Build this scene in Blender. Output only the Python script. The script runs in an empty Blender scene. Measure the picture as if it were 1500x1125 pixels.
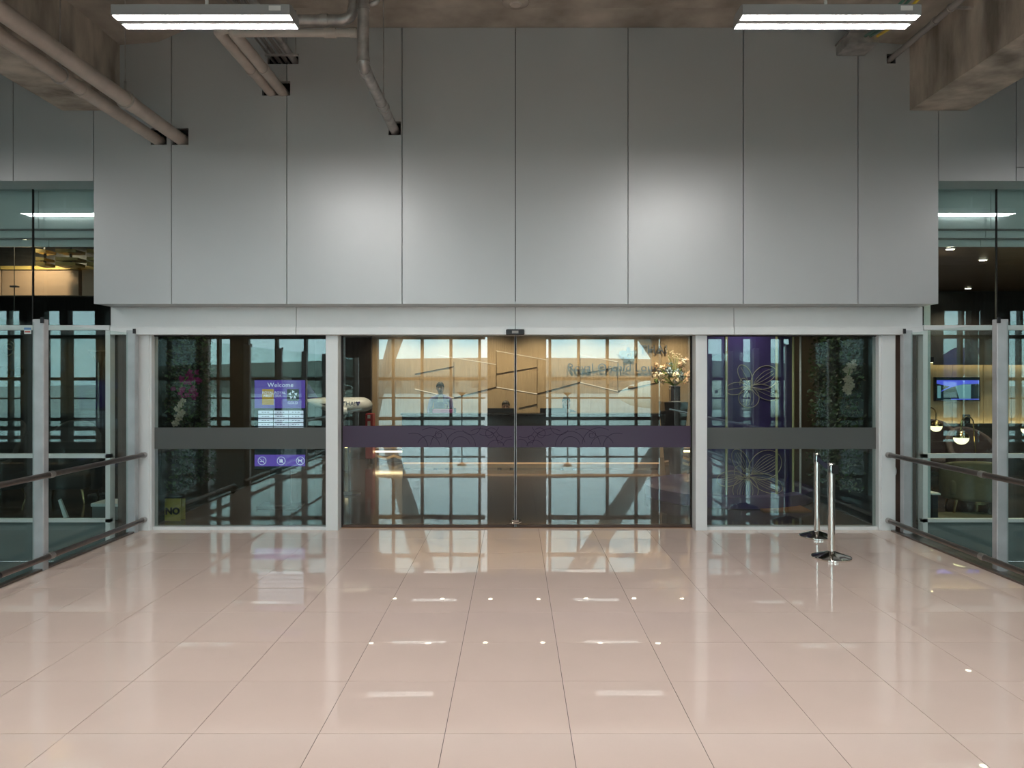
import bpy, bmesh, math, random
from mathutils import Vector, Matrix
random.seed(7)
R = math.radians
scene = bpy.context.scene
COL = scene.collection
F = 1073.0                      # focal length in pixels of the 1500 px wide frame
EYE = 1.70

# ------------------------------------------------------------------ camera
cd = bpy.data.cameras.new('camera'); cam = bpy.data.objects.new('camera', cd); COL.objects.link(cam)
cd.sensor_fit = 'HORIZONTAL'; cd.sensor_width = 36.0; cd.lens = 36.0*F/1500
cd.shift_x = -4/1500; cd.shift_y = -10.5/1500
cd.clip_start = 0.05; cd.clip_end = 3000
cam.location = (0, 0, EYE); cam.rotation_euler = (R(90), 0, 0)
scene.camera = cam

# ------------------------------------------------------------------ world: even overcast sky
w = bpy.data.worlds.new('World'); scene.world = w; w.use_nodes = True
bg = w.node_tree.nodes['Background']; bg.inputs[0].default_value = (0.80, 0.93, 1.0, 1); bg.inputs[1].default_value = 4.6

# ------------------------------------------------------------------ exposure
scene.view_settings.view_transform = 'Standard'
scene.view_settings.look = 'None'
scene.view_settings.exposure = 0.14
scene.view_settings.gamma = 1.0
scene.view_settings.use_curve_mapping = False
scene.cycles.transparent_max_bounces = 32
scene.cycles.max_bounces = 10
scene.cycles.glossy_bounces = 8
scene.cycles.sample_clamp_indirect = 6
LAMP_E = 64.0                   # strength of the ceiling tube lights
WARM = (1.0, 0.78, 0.52)
XW = 20.0                       # half width of the hall

# ------------------------------------------------------------------ materials
def mat(name, col, rough=0.5, metal=0.0, var=0.0, vscale=4.0, bump=0.0, bscale=40.0, emit=None, es=0.0,
        stretch=None, coat=0.0, objvar=0.0, spec=None, col2=None):
    m = bpy.data.materials.new(name); m.use_nodes = True
    nt = m.node_tree; b = nt.nodes['Principled BSDF']
    b.inputs['Base Color'].default_value = (*col, 1); b.inputs['Roughness'].default_value = rough
    b.inputs['Metallic'].default_value = metal
    if spec is not None: b.inputs['Specular IOR Level'].default_value = spec
    if coat: b.inputs['Coat Weight'].default_value = coat; b.inputs['Coat Roughness'].default_value = 0.03
    if emit: b.inputs['Emission Color'].default_value = (*emit, 1); b.inputs['Emission Strength'].default_value = es
    co = nt.nodes.new('ShaderNodeTexCoord'); mp = nt.nodes.new('ShaderNodeMapping')
    nt.links.new(co.outputs['Object'], mp.inputs[0])
    if stretch: mp.inputs['Scale'].default_value = stretch
    last = None
    if var or col2:
        n = nt.nodes.new('ShaderNodeTexNoise'); n.inputs['Scale'].default_value = vscale; n.inputs['Detail'].default_value = 6
        nt.links.new(mp.outputs[0], n.inputs['Vector'])
        r = nt.nodes.new('ShaderNodeValToRGB')
        r.color_ramp.elements[0].position = .32; r.color_ramp.elements[1].position = .68
        c2 = col2 or tuple(c*(1-var) for c in col)
        r.color_ramp.elements[0].color = (*c2, 1)
        r.color_ramp.elements[1].color = (*(tuple(min(1, c*(1+var*.5)) for c in col)), 1)
        nt.links.new(n.outputs['Fac'], r.inputs[0]); last = r.outputs[0]
    if objvar:
        oi = nt.nodes.new('ShaderNodeObjectInfo'); mr = nt.nodes.new('ShaderNodeMapRange')
        mr.inputs['To Min'].default_value = 1-objvar; mr.inputs['To Max'].default_value = 1+objvar
        nt.links.new(oi.outputs['Random'], mr.inputs['Value'])
        mx = nt.nodes.new('ShaderNodeVectorMath'); mx.operation = 'SCALE'
        if last: nt.links.new(last, mx.inputs[0])
        else: mx.inputs[0].default_value = col
        nt.links.new(mr.outputs[0], mx.inputs['Scale']); last = mx.outputs[0]
    if last: nt.links.new(last, b.inputs['Base Color'])
    if bump:
        n2 = nt.nodes.new('ShaderNodeTexNoise'); n2.inputs['Scale'].default_value = bscale; n2.inputs['Detail'].default_value = 3
        nt.links.new(mp.outputs[0], n2.inputs['Vector'])
        bp = nt.nodes.new('ShaderNodeBump'); bp.inputs['Strength'].default_value = bump; bp.inputs['Distance'].default_value = .01
        nt.links.new(n2.outputs['Fac'], bp.inputs['Height']); nt.links.new(bp.outputs[0], b.inputs['Normal'])
    return m

def glass(name, tint, r0, grow=0.6):
    """thin architectural glass: tinted clear pane that mirrors more towards grazing angles"""
    m = bpy.data.materials.new(name); m.use_nodes = True; nt = m.node_tree; nt.nodes.clear()
    o = nt.nodes.new('ShaderNodeOutputMaterial'); mix = nt.nodes.new('ShaderNodeMixShader')
    t = nt.nodes.new('ShaderNodeBsdfTransparent'); t.inputs[0].default_value = (*tint, 1)
    g = nt.nodes.new('ShaderNodeBsdfGlossy'); g.inputs['Roughness'].default_value = 0.0
    g.inputs[0].default_value = (.93, 1, .98, 1)
    lw = nt.nodes.new('ShaderNodeLayerWeight'); lw.inputs[0].default_value = .5
    p = nt.nodes.new('ShaderNodeMath'); p.operation = 'POWER'; p.inputs[1].default_value = 4
    a = nt.nodes.new('ShaderNodeMath'); a.operation = 'MULTIPLY_ADD'; a.inputs[1].default_value = grow; a.inputs[2].default_value = r0
    nt.links.new(lw.outputs['Facing'], p.inputs[0]); nt.links.new(p.outputs[0], a.inputs[0])
    nt.links.new(a.outputs[0], mix.inputs[0]); nt.links.new(t.outputs[0], mix.inputs[1]); nt.links.new(g.outputs[0], mix.inputs[2])
    nt.links.new(mix.outputs[0], o.inputs[0])
    return m

def film(name, col, back=.5, clear=0.0, gloss=.03):
    """frosted adhesive film: part diffuse, part lit from behind"""
    m = bpy.data.materials.new(name); m.use_nodes = True; nt = m.node_tree; nt.nodes.clear()
    o = nt.nodes.new('ShaderNodeOutputMaterial')
    d = nt.nodes.new('ShaderNodeBsdfDiffuse'); d.inputs[0].default_value = (*col, 1)
    t = nt.nodes.new('ShaderNodeBsdfTranslucent'); t.inputs[0].default_value = (*[min(1, c*1.6) for c in col], 1)
    m1 = nt.nodes.new('ShaderNodeMixShader'); m1.inputs[0].default_value = back
    nt.links.new(d.outputs[0], m1.inputs[1]); nt.links.new(t.outputs[0], m1.inputs[2])
    g = nt.nodes.new('ShaderNodeBsdfGlossy'); g.inputs['Roughness'].default_value = .25
    m2 = nt.nodes.new('ShaderNodeMixShader'); m2.inputs[0].default_value = gloss
    nt.links.new(m1.outputs[0], m2.inputs[1]); nt.links.new(g.outputs[0], m2.inputs[2])
    nt.links.new(m2.outputs[0], o.inputs[0])
    return m

def emis(name, col, s):
    m = bpy.data.materials.new(name); m.use_nodes = True; nt = m.node_tree; nt.nodes.clear()
    o = nt.nodes.new('ShaderNodeOutputMaterial'); e = nt.nodes.new('ShaderNodeEmission')
    e.inputs[0].default_value = (*col, 1); e.inputs[1].default_value = s
    nt.links.new(e.outputs[0], o.inputs[0]); return m

M = {}
M['tile'] = mat('polished_tile', (.80, .645, .56), .014, 0, .035, 1.6, .006, 1.6, objvar=.015, spec=.62)
M['grout'] = mat('grout', (.11, .085, .07), .8)
M['panel'] = mat('satin_metal_panel', (.50, .51, .505), .38, .4, .04, .7, .01, 3)
M['backing'] = mat('dark_backing', (.012, .012, .012), .9)
M['concrete'] = mat('stained_concrete', (.40, .36, .31), .85, 0, .35, 1.8, .35, 14, col2=(.22, .195, .165))
M['beamconc'] = mat('beam_concrete', (.50, .44, .37), .85, 0, .35, 2.6, .5, 12, stretch=(1, 1.4, .45), col2=(.20, .175, .145))
M['alu'] = mat('white_aluminium', (.80, .82, .81), .35, .1, .03, 3)
M['steel'] = mat('grey_steel_post', (.52, .54, .55), .38, .35, .12, 6)
M['steeldark'] = mat('dark_gap', (.015, .013, .012), .7)
M['brownwall'] = mat('brown_return', (.09, .055, .04), .5, 0, .3, 3)
M['rail'] = mat('brushed_bronze_rail', (.20, .165, .15), .28, .9, .1, 20)
M['clamp'] = mat('rail_clamp', (.42, .39, .37), .3, .8)
M['chrome'] = mat('polished_steel', (.82, .79, .74), .09, 1.0)
M['chromedark'] = mat('polished_steel_base', (.50, .48, .45), .10, 1.0)
M['black'] = mat('black_plastic', (.012, .012, .014), .35)
M['lamphouse'] = mat('lamp_housing', (.34, .35, .345), .5)
M['white'] = mat('white_paint', (.8, .8, .78), .5)
M['tube'] = emis('lamp_diffuser', (1.0, .965, .955), LAMP_E)
M['pipe'] = mat('cream_pipe_paint', (.46, .41, .36), .42, 0, .12, 7, .06, 20)
M['galv'] = mat('galvanised_pipe', (.44, .42, .40), .38, .55, .35, 9, .15, 18)
M['conduit'] = mat('conduit_grey', (.32, .30, .28), .45, .3)
M['wire_g'] = mat('green_wire', (.05, .16, .12), .4)
M['wire_y'] = mat('yellow_wire', (.75, .55, .04), .4)
M['glass_door'] = glass('door_glass', (.84, .87, .86), .10)
M['glass_fix'] = glass('fixed_glass', (.74, .80, .79), .075)
M['glass_screen'] = glass('screen_glass', (.90, .95, .935), .018, .25)
M['glass_facade'] = glass('facade_glass', (.84, .90, .89), .055)
M['glass_rear'] = glass('rear_glass', (.84, .93, .93), .02, .3)
M['film_grey'] = film('grey_frost_film', (.19, .20, .195), .45)
M['film_purple'] = film('purple_film', (.135, .095, .16), .5)
M['film_line'] = film('purple_film_line', (.045, .025, .06), .4)
M['spandrel'] = mat('spandrel_glass', (.74, .80, .79), .12, 0, .06, .6, coat=.3)
M['spandrel_low'] = mat('spandrel_low', (.15, .19, .185), .10, 0, .15, .5, coat=.4)
M['marble'] = mat('dark_marble', (.075, .058, .045), .10, 0, .5, 1.5, stretch=(1, 5, 1), col2=(.03, .024, .02))
M['oak'] = mat('golden_oak_veneer', (.54, .41, .26), .42, 0, .14, 2.5, stretch=(14, 14, 1))
M['oakedge'] = emis('led_groove', (1.0, .80, .55), 1.1)
M['baseled'] = emis('base_glow', (1.0, .55, .25), .75)
M['groove'] = mat('dark_groove', (.07, .045, .025), .7)
M['darkwall'] = mat('dark_panelling', (.035, .030, .027), .45, 0, .3, 4, stretch=(8, 8, .6))
M['darkceil'] = mat('dark_bronze_ceiling', (.075, .052, .036), .5, 0, .25, 2)
M['brownceil'] = mat('walnut_ceiling', (.085, .052, .032), .38, 0, .25, 2, stretch=(1, 6, 1))
M['blackstone'] = mat('black_stone', (.012, .012, .013), .12, 0, .6, 12, col2=(.03, .03, .03))
M['copper'] = mat('copper_kick', (.55, .30, .15), .3, .8)
M['led'] = emis('warm_led', (1.0, .72, .38), 9)
M['down'] = emis('downlight', (1.0, .85, .62), 24)
M['sign'] = mat('brushed_sign_metal', (.26, .29, .34), .3, .6)
M['signgold'] = mat('sign_gold', (.62, .45, .2), .3, .8)
M['leaf'] = mat('wall_foliage', (.055, .105, .03), .5, 0, .6, 5, col2=(.03, .035, .016))
M['leaf2'] = mat('wall_foliage_rust', (.11, .10, .04), .55, 0, .5, 8, col2=(.06, .03, .02))
M['soil'] = mat('planting_felt', (.014, .016, .011), .95)
M['magenta'] = mat('magenta_petals', (.42, .03, .19), .5)
M['orchidwhite'] = mat('cream_petals', (.72, .60, .46), .5)
M['bloom'] = mat('cream_bloom', (.80, .66, .46), .6, 0, .2, 30)
M['peach'] = mat('peach_bloom', (.78, .52, .32), .6, 0, .2, 30)
M['bluegrey'] = mat('bluegrey_leaf', (.22, .28, .30), .6)
M['stemgreen'] = mat('stem_green', (.16, .24, .05), .5)
M['purple'] = mat('royal_purple', (.085, .055, .20), .3, 0, .08, 3, coat=.3)
M['gold'] = mat('pale_gold_strip', (.70, .62, .30), .35, .4)
M['goldline'] = mat('engraved_gold_line', (.72, .60, .45), .4, .3)
M['screen_p'] = emis('screen_purple', (.105, .06, .36), 1.15)
M['screen_p2'] = emis('screen_purple_light', (.13, .08, .42), 1.2)
M['screen_w'] = emis('screen_white', (.72, .82, 1.0), 1.05)
M['screen_gold'] = emis('screen_gold', (.55, .34, .05), .8)
M['screen_k'] = emis('screen_black', (.01, .02, .025), 1.0)
M['screen_blue'] = emis('tv_blue', (.10, .12, .75), 1.2)
M['screen_teal'] = emis('tv_teal', (.20, .38, .42), .9)
M['yellow'] = mat('yellow_sign', (.62, .52, .10), .5)
M['red'] = mat('red_enamel', (.42, .03, .04), .4)
M['modelwhite'] = mat('model_white', (.80, .75, .66), .28, coat=.3)
M['navy'] = mat('navy_print', (.03, .03, .09), .5)
M['skin'] = mat('skin', (.46, .28, .20), .55)
M['skin2'] = mat('skin_light', (.60, .40, .31), .55)
M['hair'] = mat('black_hair', (.015, .012, .011), .45)
M['lav'] = mat('lavender_jacket', (.24, .22, .46), .75, 0, .2, 12)
M['trouser'] = mat('dark_trousers', (.03, .03, .04), .8)
M['olive'] = mat('olive_upholstery', (.17, .145, .085), .85, 0, .15, 20, .1, 200)
M['plum'] = mat('plum_upholstery', (.085, .05, .055), .7, 0, .15, 14)
M['charcoal'] = mat('charcoal_upholstery', (.03, .03, .032), .8)
M['brass'] = mat('brass', (.70, .50, .25), .2, 1.0)
M['globe'] = emis('globe_glow', (1.0, .80, .42), 3.2)
M['ochre'] = mat('ochre_slat', (.50, .34, .10), .5)
M['tan'] = mat('tan_veneer', (.42, .27, .18), .35, 0, .06, 1.5, stretch=(1, 1, 8), coat=.2)
M['paper'] = mat('paper', (.75, .77, .75), .6)
M['colconc'] = mat('column_dark', (.075, .065, .06), .8, 0, .2, 2)
M['strut'] = mat('strut_steel', (.20, .195, .185), .5, .1)
M['mull'] = mat('mullion_steel', (.13, .125, .115), .5)
M['apron'] = mat('apron_concrete', (.50, .50, .47), .9, 0, .15, .03)
M['terminal'] = mat('terminal_far', (.30, .29, .26), .8, 0, .1, .05)
M['darkfloor'] = mat('lower_floor', (.16, .18, .175), .3)
M['greywall'] = mat('grey_wall', (.20, .20, .195), .7)
M['sticker'] = mat('blue_sticker', (.18, .32, .62), .5)
M['stickred'] = mat('red_print', (.6, .08, .06), .5)
M['pinkbag'] = mat('magenta_folder', (.45, .10, .32), .5)
M['clearvase'] = mat('smoked_vase', (.05, .05, .055), .08, 0, coat=.5)
M['chevron'] = mat('chevron_wood', (.36, .24, .12), .45)
M['chevdark'] = mat('chevron_dark', (.06, .04, .03), .5)
M['plum_bench'] = mat('plum_bench', (.10, .035, .06), .6)
M['orange'] = mat('orange_mat', (.34, .14, .05), .6)

# ------------------------------------------------------------------ mesh helpers
class MB:
    def __init__(s): s.v = []; s.f = []; s.mi = []; s.k = 0
    def _add(s, vs, fs):
        o = len(s.v); s.v += [tuple(v) for v in vs]
        for f in fs: s.f.append([i+o for i in f]); s.mi.append(s.k)
        return s
    def box(s, x0, x1, y0, y1, z0, z1):
        return s._add([(x0,y0,z0),(x1,y0,z0),(x1,y1,z0),(x0,y1,z0),(x0,y0,z1),(x1,y0,z1),(x1,y1,z1),(x0,y1,z1)],
            [(0,3,2,1),(4,5,6,7),(0,1,5,4),(1,2,6,5),(2,3,7,6),(3,0,4,7)])
    def bevbox(s, x0, x1, y0, y1, z0, z1, r=.01, seg=2):
        bm = bmesh.new(); bmesh.ops.create_cube(bm, size=1)
        for v in bm.verts:
            v.co = Vector(((x0+x1)/2+v.co.x*(x1-x0), (y0+y1)/2+v.co.y*(y1-y0), (z0+z1)/2+v.co.z*(z1-z0)))
        bmesh.ops.bevel(bm, geom=bm.edges[:], offset=r, segments=seg, affect='EDGES', profile=.5)
        return s.bm(bm)
    def bm(s, bm):
        bm.verts.index_update(); s._add([v.co[:] for v in bm.verts], [[v.index for v in f.verts] for f in bm.faces]); bm.free(); return s
    def quad(s, a, b, c, d): return s._add([a, b, c, d], [(0,1,2,3)])
    def tube(s, pts, r, n=10, cap=True):
        pts = [Vector(p) for p in pts]; m = len(pts); rs = r if isinstance(r, (list, tuple)) else [r]*m
        vs = []; up = None
        for i, p in enumerate(pts):
            t = (pts[min(i+1, m-1)]-pts[max(i-1, 0)]).normalized()
            if up is None:
                up = Vector((0,0,1)) if abs(t.z) < .9 else Vector((1,0,0))
            u = (up - t*up.dot(t)); 
            if u.length < 1e-5: u = t.orthogonal()
            u.normalize(); up = u; q = t.cross(u)
            for k in range(n):
                a = 2*math.pi*k/n; vs.append(p+(u*math.cos(a)+q*math.sin(a))*rs[i])
        fs = [(i*n+k, i*n+(k+1)%n, (i+1)*n+(k+1)%n, (i+1)*n+k) for i in range(m-1) for k in range(n)]
        if cap: fs += [tuple(range(n))[::-1], tuple((m-1)*n+k for k in range(n))]
        return s._add(vs, fs)
    def lathe(s, prof, c=(0,0,0), axis='z', n=24, cap=True):
        vs = []
        for (r, h) in prof:
            for k in range(n):
                a = 2*math.pi*k/n; x, y = r*math.cos(a), r*math.sin(a)
                p = (x, y, h) if axis == 'z' else ((h, x, y) if axis == 'x' else (y, h, x))
                vs.append((c[0]+p[0], c[1]+p[1], c[2]+p[2]))
        m = len(prof)
        fs = [(i*n+k, i*n+(k+1)%n, (i+1)*n+(k+1)%n, (i+1)*n+k) for i in range(m-1) for k in range(n)]
        if cap: fs += [tuple(range(n))[::-1], tuple((m-1)*n+k for k in range(n))]
        return s._add(vs, fs)
    def prism(s, poly, y0, y1, plane='xz'):
        n = len(poly)
        if plane == 'xz': vs = [(a, y0, b) for a, b in poly]+[(a, y1, b) for a, b in poly]
        elif plane == 'yz': vs = [(y0, a, b) for a, b in poly]+[(y1, a, b) for a, b in poly]
        else: vs = [(a, b, y0) for a, b in poly]+[(a, b, y1) for a, b in poly]
        return s._add(vs, [tuple(range(n)), tuple(range(n, 2*n))[::-1]]+[(i, i+n, (i+1)%n+n, (i+1)%n) for i in range(n)])
    def sphere(s, c, r, n=12, m=8, sc=(1,1,1)):
        prof = [(max(1e-4, math.sin(math.pi*i/m))*r, -math.cos(math.pi*i/m)*r) for i in range(m+1)]
        o = len(s.v); s.lathe(prof, (0,0,0), 'z', n)
        for i in range(o, len(s.v)):
            v = s.v[i]; s.v[i] = (c[0]+v[0]*sc[0], c[1]+v[1]*sc[1], c[2]+v[2]*sc[2])
        return s
    def mesh(s, name, mats, org=(0,0,0), smooth=False):
        me = bpy.data.meshes.new(name)
        me.from_pydata([(v[0]-org[0], v[1]-org[1], v[2]-org[2]) for v in s.v], [], s.f)
        for m in (mats if isinstance(mats, (list, tuple)) else [mats]): me.materials.append(m)
        for p, k in zip(me.polygons, s.mi): p.material_index = k
        bm = bmesh.new(); bm.from_mesh(me); bmesh.ops.recalc_face_normals(bm, faces=bm.faces[:])
        if smooth:
            for f in bm.faces: f.smooth = True
            for e in bm.edges:
                if len(e.link_faces) == 2 and e.calc_face_angle(0) > R(38): e.smooth = False
        bm.to_mesh(me); bm.free()
        return me

def wloc(o):
    v = Vector(o.location)
    while o.parent: o = o.parent; v += Vector(o.location)
    return v
def link(name, me, parent=None, loc=(0,0,0)):
    o = bpy.data.objects.new(name, me); COL.objects.link(o); o.location = loc
    if parent: o.parent = parent
    return o
def tag(o, label=None, cat=None, group=None, kind=None):
    if label: o['label'] = label
    if cat: o['category'] = cat
    if group: o['group'] = group
    if kind: o['kind'] = kind
    return o
def thing(name, label, cat, loc=(0,0,0), group=None):
    o = bpy.data.objects.new(name, None); COL.objects.link(o); o.location = loc; o.empty_display_size = .1
    return tag(o, label, cat, group)
def part(mb, name, m, parent, smooth=False, label=None):
    """mesh given in world coordinates, child of an unrotated parent"""
    o = link(name, mb.mesh(name, m, wloc(parent), smooth), parent)
    if label: o['label'] = label
    return o
def solo(mb, name, m, label, cat, smooth=False, group=None, kind=None):
    xs = [v[0] for v in mb.v]; ys = [v[1] for v in mb.v]; zs = [v[2] for v in mb.v]
    org = ((min(xs)+max(xs))/2, (min(ys)+max(ys))/2, min(zs))
    return tag(link(name, mb.mesh(name, m, org, smooth), None, org), label, cat, group, kind)
def struct(mb, name, m, label=None, smooth=False):
    xs = [v[0] for v in mb.v]; ys = [v[1] for v in mb.v]; zs = [v[2] for v in mb.v]
    org = ((min(xs)+max(xs))/2, (min(ys)+max(ys))/2, min(zs))
    return tag(link(name, mb.mesh(name, m, org, smooth), None, org), label, None, None, 'structure')
def sroot(name, label, loc=(0,0,0)):
    o = bpy.data.objects.new(name, None); COL.objects.link(o); o.location = loc; o.empty_display_size = .1
    return tag(o, label, None, None, 'structure')
def copy_tree(o, parent=None):
    c = o.copy(); COL.objects.link(c); c.parent = parent
    for ch in list(o.children): copy_tree(ch, c)
    return c
def PX(px, d): return (px-754)*d/F
def PZ(py, d): return EYE+(552-py)*d/F
def text_mesh(txt, size, depth=.003, align='CENTER', spacing=1.0, offset=0.0):
    cu = bpy.data.curves.new('text', 'FONT'); cu.body = txt; cu.size = size; cu.extrude = depth
    cu.align_x = align; cu.space_character = spacing; cu.resolution_u = 3; cu.offset = offset
    ob = bpy.data.objects.new('text', cu); COL.objects.link(ob)
    bpy.context.view_layer.update()
    me = bpy.data.meshes.new_from_object(ob.evaluated_get(bpy.context.evaluated_depsgraph_get()))
    bpy.data.objects.remove(ob); return me
def text_part(txt, size, m, parent, x, y, z, name='lettering', align='CENTER', depth=.003, spacing=1.0, label=None, offset=0.0):
    """letters standing upright, read from the -Y side; (x,z) is the baseline anchor"""
    me = text_mesh(txt, size, depth, align, spacing, offset); me.materials.clear(); me.materials.append(m)
    me.transform(Matrix.Rotation(R(90), 4, 'X'))
    o = link(name, me, parent); o.location = Vector((x, y, z))-wloc(parent)
    if label: o['label'] = label
    return o
def rect_with_holes(mb, x0, x1, z0, z1, y0, y1, holes):
    xs = sorted(set([x0, x1]+[min(max(h[i], x0), x1) for h in holes for i in (0, 1)]))
    zs = sorted(set([z0, z1]+[min(max(h[i], z0), z1) for h in holes for i in (2, 3)]))
    for a, b in zip(xs, xs[1:]):
        for c, d in zip(zs, zs[1:]):
            mx, mz = (a+b)/2, (c+d)/2
            if any(h[0] < mx < h[1] and h[2] < mz < h[3] for h in holes): continue
            mb.box(a, b, y0, y1, c, d)

# ================================================================== STRUCTURE
YW = 7.66                       # face of the metal wall panels
YH = 8.00                       # face of the door header and of the side glazing
YP = 8.09                       # door posts
ZC = 5.355                      # ceiling
XE = 4.20                       # edge of the bridge floor

# ---- floor
fl = MB().box(-XE, XE+.03, -3.0, 8.42, -.30, -.003)
fl.box(-XW, XW, -8.6, -3.0, -.30, -.003)
floor = struct(fl, 'floor', M['grout'], 'polished pinkish beige tiled bridge floor leading to the glass doors')
T = .6; G = .0016
tb = MB().box(-T/2+G, T/2-G, -T/2+G, T/2-G, -.012, 0.0); tile_me = tb.mesh('tile', M['tile'])
gx0 = .267; gy0 = 3.49
rest = MB(); ntile = 0
ix0, ix1 = -8, 7
for iy in range(-21, 9):
    for ix in range(-34, 34):
        x0 = gx0+ix*T; x1 = x0+T; y0 = gy0+iy*T; y1 = y0+T
        if y0 < -8.6: continue
        bridge = y0 >= -3.0-.3
        lo, hi = (-XE, XE+.03) if bridge else (-XW, XW)
        a, b = max(x0, lo), min(x1, hi)
        if b-a < .03: continue
        c, d = y0, min(y1, 8.42)
        full = (a == x0 and b == x1 and d == y1)
        if iy >= -3:                                   # rows in view and just before the camera's feet
            if full:
                o = link('tile', tile_me, floor)
                o.location = Vector(((x0+x1)/2, (y0+y1)/2, 0))-wloc(floor)
                o.rotation_euler = (R(random.uniform(-.035, .035)), R(random.uniform(-.035, .035)), 0)
            else:
                part(MB().box(a+G, b-G, c+G, d-G, -.012, 0), 'tile', M['tile'], floor)
            ntile += 1
        else:
            rest.box(a+G, b-G, c+G, d-G, -.012, 0)
o = part(rest, 'tile_field', M['tile'], floor); o['kind'] = 'stuff'

# ---- lounge floor inside
inner = struct(MB().box(-XW, XW, 8.44, 20, -.30, -.004), 'floor_lounge', M['marble'], 'dark polished stone floor inside the lounge')
low = struct(MB().box(-XW, XW, -3.0, 8.3, -4.7, -4.5), 'floor_below', M['darkfloor'], 'grey floor of the level below the bridge')

# ---- ceiling slab, formwork step, haunches and beams
cl = MB().box(-XW, XW, -8.6, 7.20, ZC-.03, ZC+.3); cl.box(-XW, XW, 7.20, 20, ZC, ZC+.3)
ceiling = struct(cl, 'ceiling', M['concrete'], 'raw stained concrete ceiling slab')
for s, nm in ((-1, 'l'), (1, 'r')):
    xi, xo = (4.13, 4.73)
    b = MB()
    b.prism([(s*xi, 4.485), (s*xo, 4.485), (s*xo, ZC), (s*xi, ZC)], -8.6, YW)
    part(b, 'beam', M['beamconc'], ceiling)
    h = MB(); h.prism([(s*xi, 5.17), (s*xi, ZC), (s*(xi-.75), ZC), (s*(xi-.40), 5.20)], -8.6, YW)
    part(h, 'haunch', M['concrete'], ceiling)

# ---- upper metal wall
holes = []
def hole(p0, p1, q0, q1): holes.append((PX(p0, YW), PX(p1, YW), PZ(q1, YW), PZ(q0, YW)))
hole(221, 244, 188, 212); hole(252, 276, 188, 212); hole(384, 425, 119, 140); hole(392, 437, 79, 94)
hole(569, 587, 178, 198); hole(1299, 1312, 79, 93)
wall_back = struct(MB().box(-XW, XW, YW+.10, YW+.16, 3.80, ZC).box(-4.39, 4.42, YW+.10, YW+.16, 2.50, 3.80), 'wall_back', M['backing'],
                   'tall grey metal panelled wall above the doors')
xj = [-4.405, -3.59, -2.384, -1.178, .007, 1.185, 2.39, 3.59, 4.433]
ZB = 2.464
for a, b in zip(xj, xj[1:]):
    mb = MB(); rect_with_holes(mb, a+.004, b-.004, ZB, ZC-.004, YW, YW+.06, holes)
    part(mb, 'panel', M['panel'], wall_back)
for s in (-1, 1):
    e = 4.405 if s < 0 else 4.433
    xs = [e, 5.245, 6.45, 7.65, 8.85, 10.05, 11.25, 12.45, 13.65, 14.85, 16.05, XW]
    for a, b in zip(xs, xs[1:]):
        A, B = sorted((s*a, s*b))
        if s > 0 and a > 5:
            part(MB().box(A+.004, B-.004, YW, YW+.06, 3.895, ZC-.004), 'panel', M['panel'], wall_back)
            part(MB().box(A+.004, B-.004, YW, YW+.06, 3.75, 3.887), 'panel', M['panel'], wall_back)
        else:
            part(MB().box(A+.004, B-.004, YW, YW+.06, 3.75, ZC-.004), 'panel', M['panel'], wall_back)
part(MB().box(-4.405, 4.433, YW+.06, YH+.10, ZB, ZB+.03), 'soffit', M['panel'], wall_back)
part(MB().box(-4.405, -4.375, YW+.06, YH+.1, ZB+.03, 3.75), 'return', M['panel'], wall_back)
part(MB().box(4.403, 4.433, YW+.06, YH+.1, ZB+.03, 3.75), 'return', M['panel'], wall_back)
part(MB().box(-XW, -4.41, YW+.06, YH+.05, 3.75, 3.78), 'soffit', M['panel'], wall_back)
part(MB().box(4.44, XW, YW+.06, YH+.05, 3.75, 3.78), 'soffit', M['panel'], wall_back)

# ---- door header (trim) in four lengths
header = struct(MB().box(-4.36, 4.40, YH+.03, YH+.22, 2.19, 2.46), 'trim_1', M['backing'], 'pale metal header box above the glass doors')
hj = [PX(162, YH), PX(434, YH), PX(755, YH), PX(1075, YH), PX(1352, YH)]
for a, b in zip(hj, hj[1:]):
    mb = MB().prism([(YH, 2.246), (YH-.012, 2.240), (YH-.012, 2.162), (YH+.2, 2.162), (YH+.2, 2.18), (YH+.02, 2.18), (YH+.02, 2.462), (YH, 2.462)], a+.003, b-.003, 'yz')
    part(mb, 'panel', M['alu'], header)
part(MB().box(hj[0], hj[0]+.02, YH+.005, YH+.2, 2.162, 2.462), 'end_cap', M['alu'], header)
part(MB().box(hj[4]-.02, hj[4], YH+.005, YH+.2, 2.162, 2.462), 'end_cap', M['alu'], header)

# ---- posts
posts = [(-4.20, -4.04, 'outer door post on the left'), (-2.088, -1.953, 'post left of the sliding doors'),
         (1.998, 2.126, 'post right of the sliding doors'), (4.05, 4.207, 'outer door post on the right')]
for i, (a, b, t) in enumerate(posts):
    r = sroot('trim_%d' % (i+2), 'white aluminium '+t, ((a+b)/2, YP, 0))
    part(MB().bevbox(a, b, YP, YP+.20, 0, 2.16, .004, 1), 'post', M['alu'], r)
    if i == 0: part(MB().box(b, b+.022, YP+.015, YP+.16, 0, 2.16), 'glazing_bead', M['alu'], r)
    if i == 3: part(MB().box(a-.022, a, YP+.015, YP+.16, 0, 2.16), 'glazing_bead', M['alu'], r)
for i, (a, b) in enumerate(((-4.40, -4.20), (4.21, 4.45))):
    struct(MB().box(a, b, YP+.03, YP+.25, -.3, 2.16), 'trim_%d' % (i+6), M['brownwall'], 'dark brown return strip beside the outer door post on the '+('left', 'right')[i])

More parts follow.
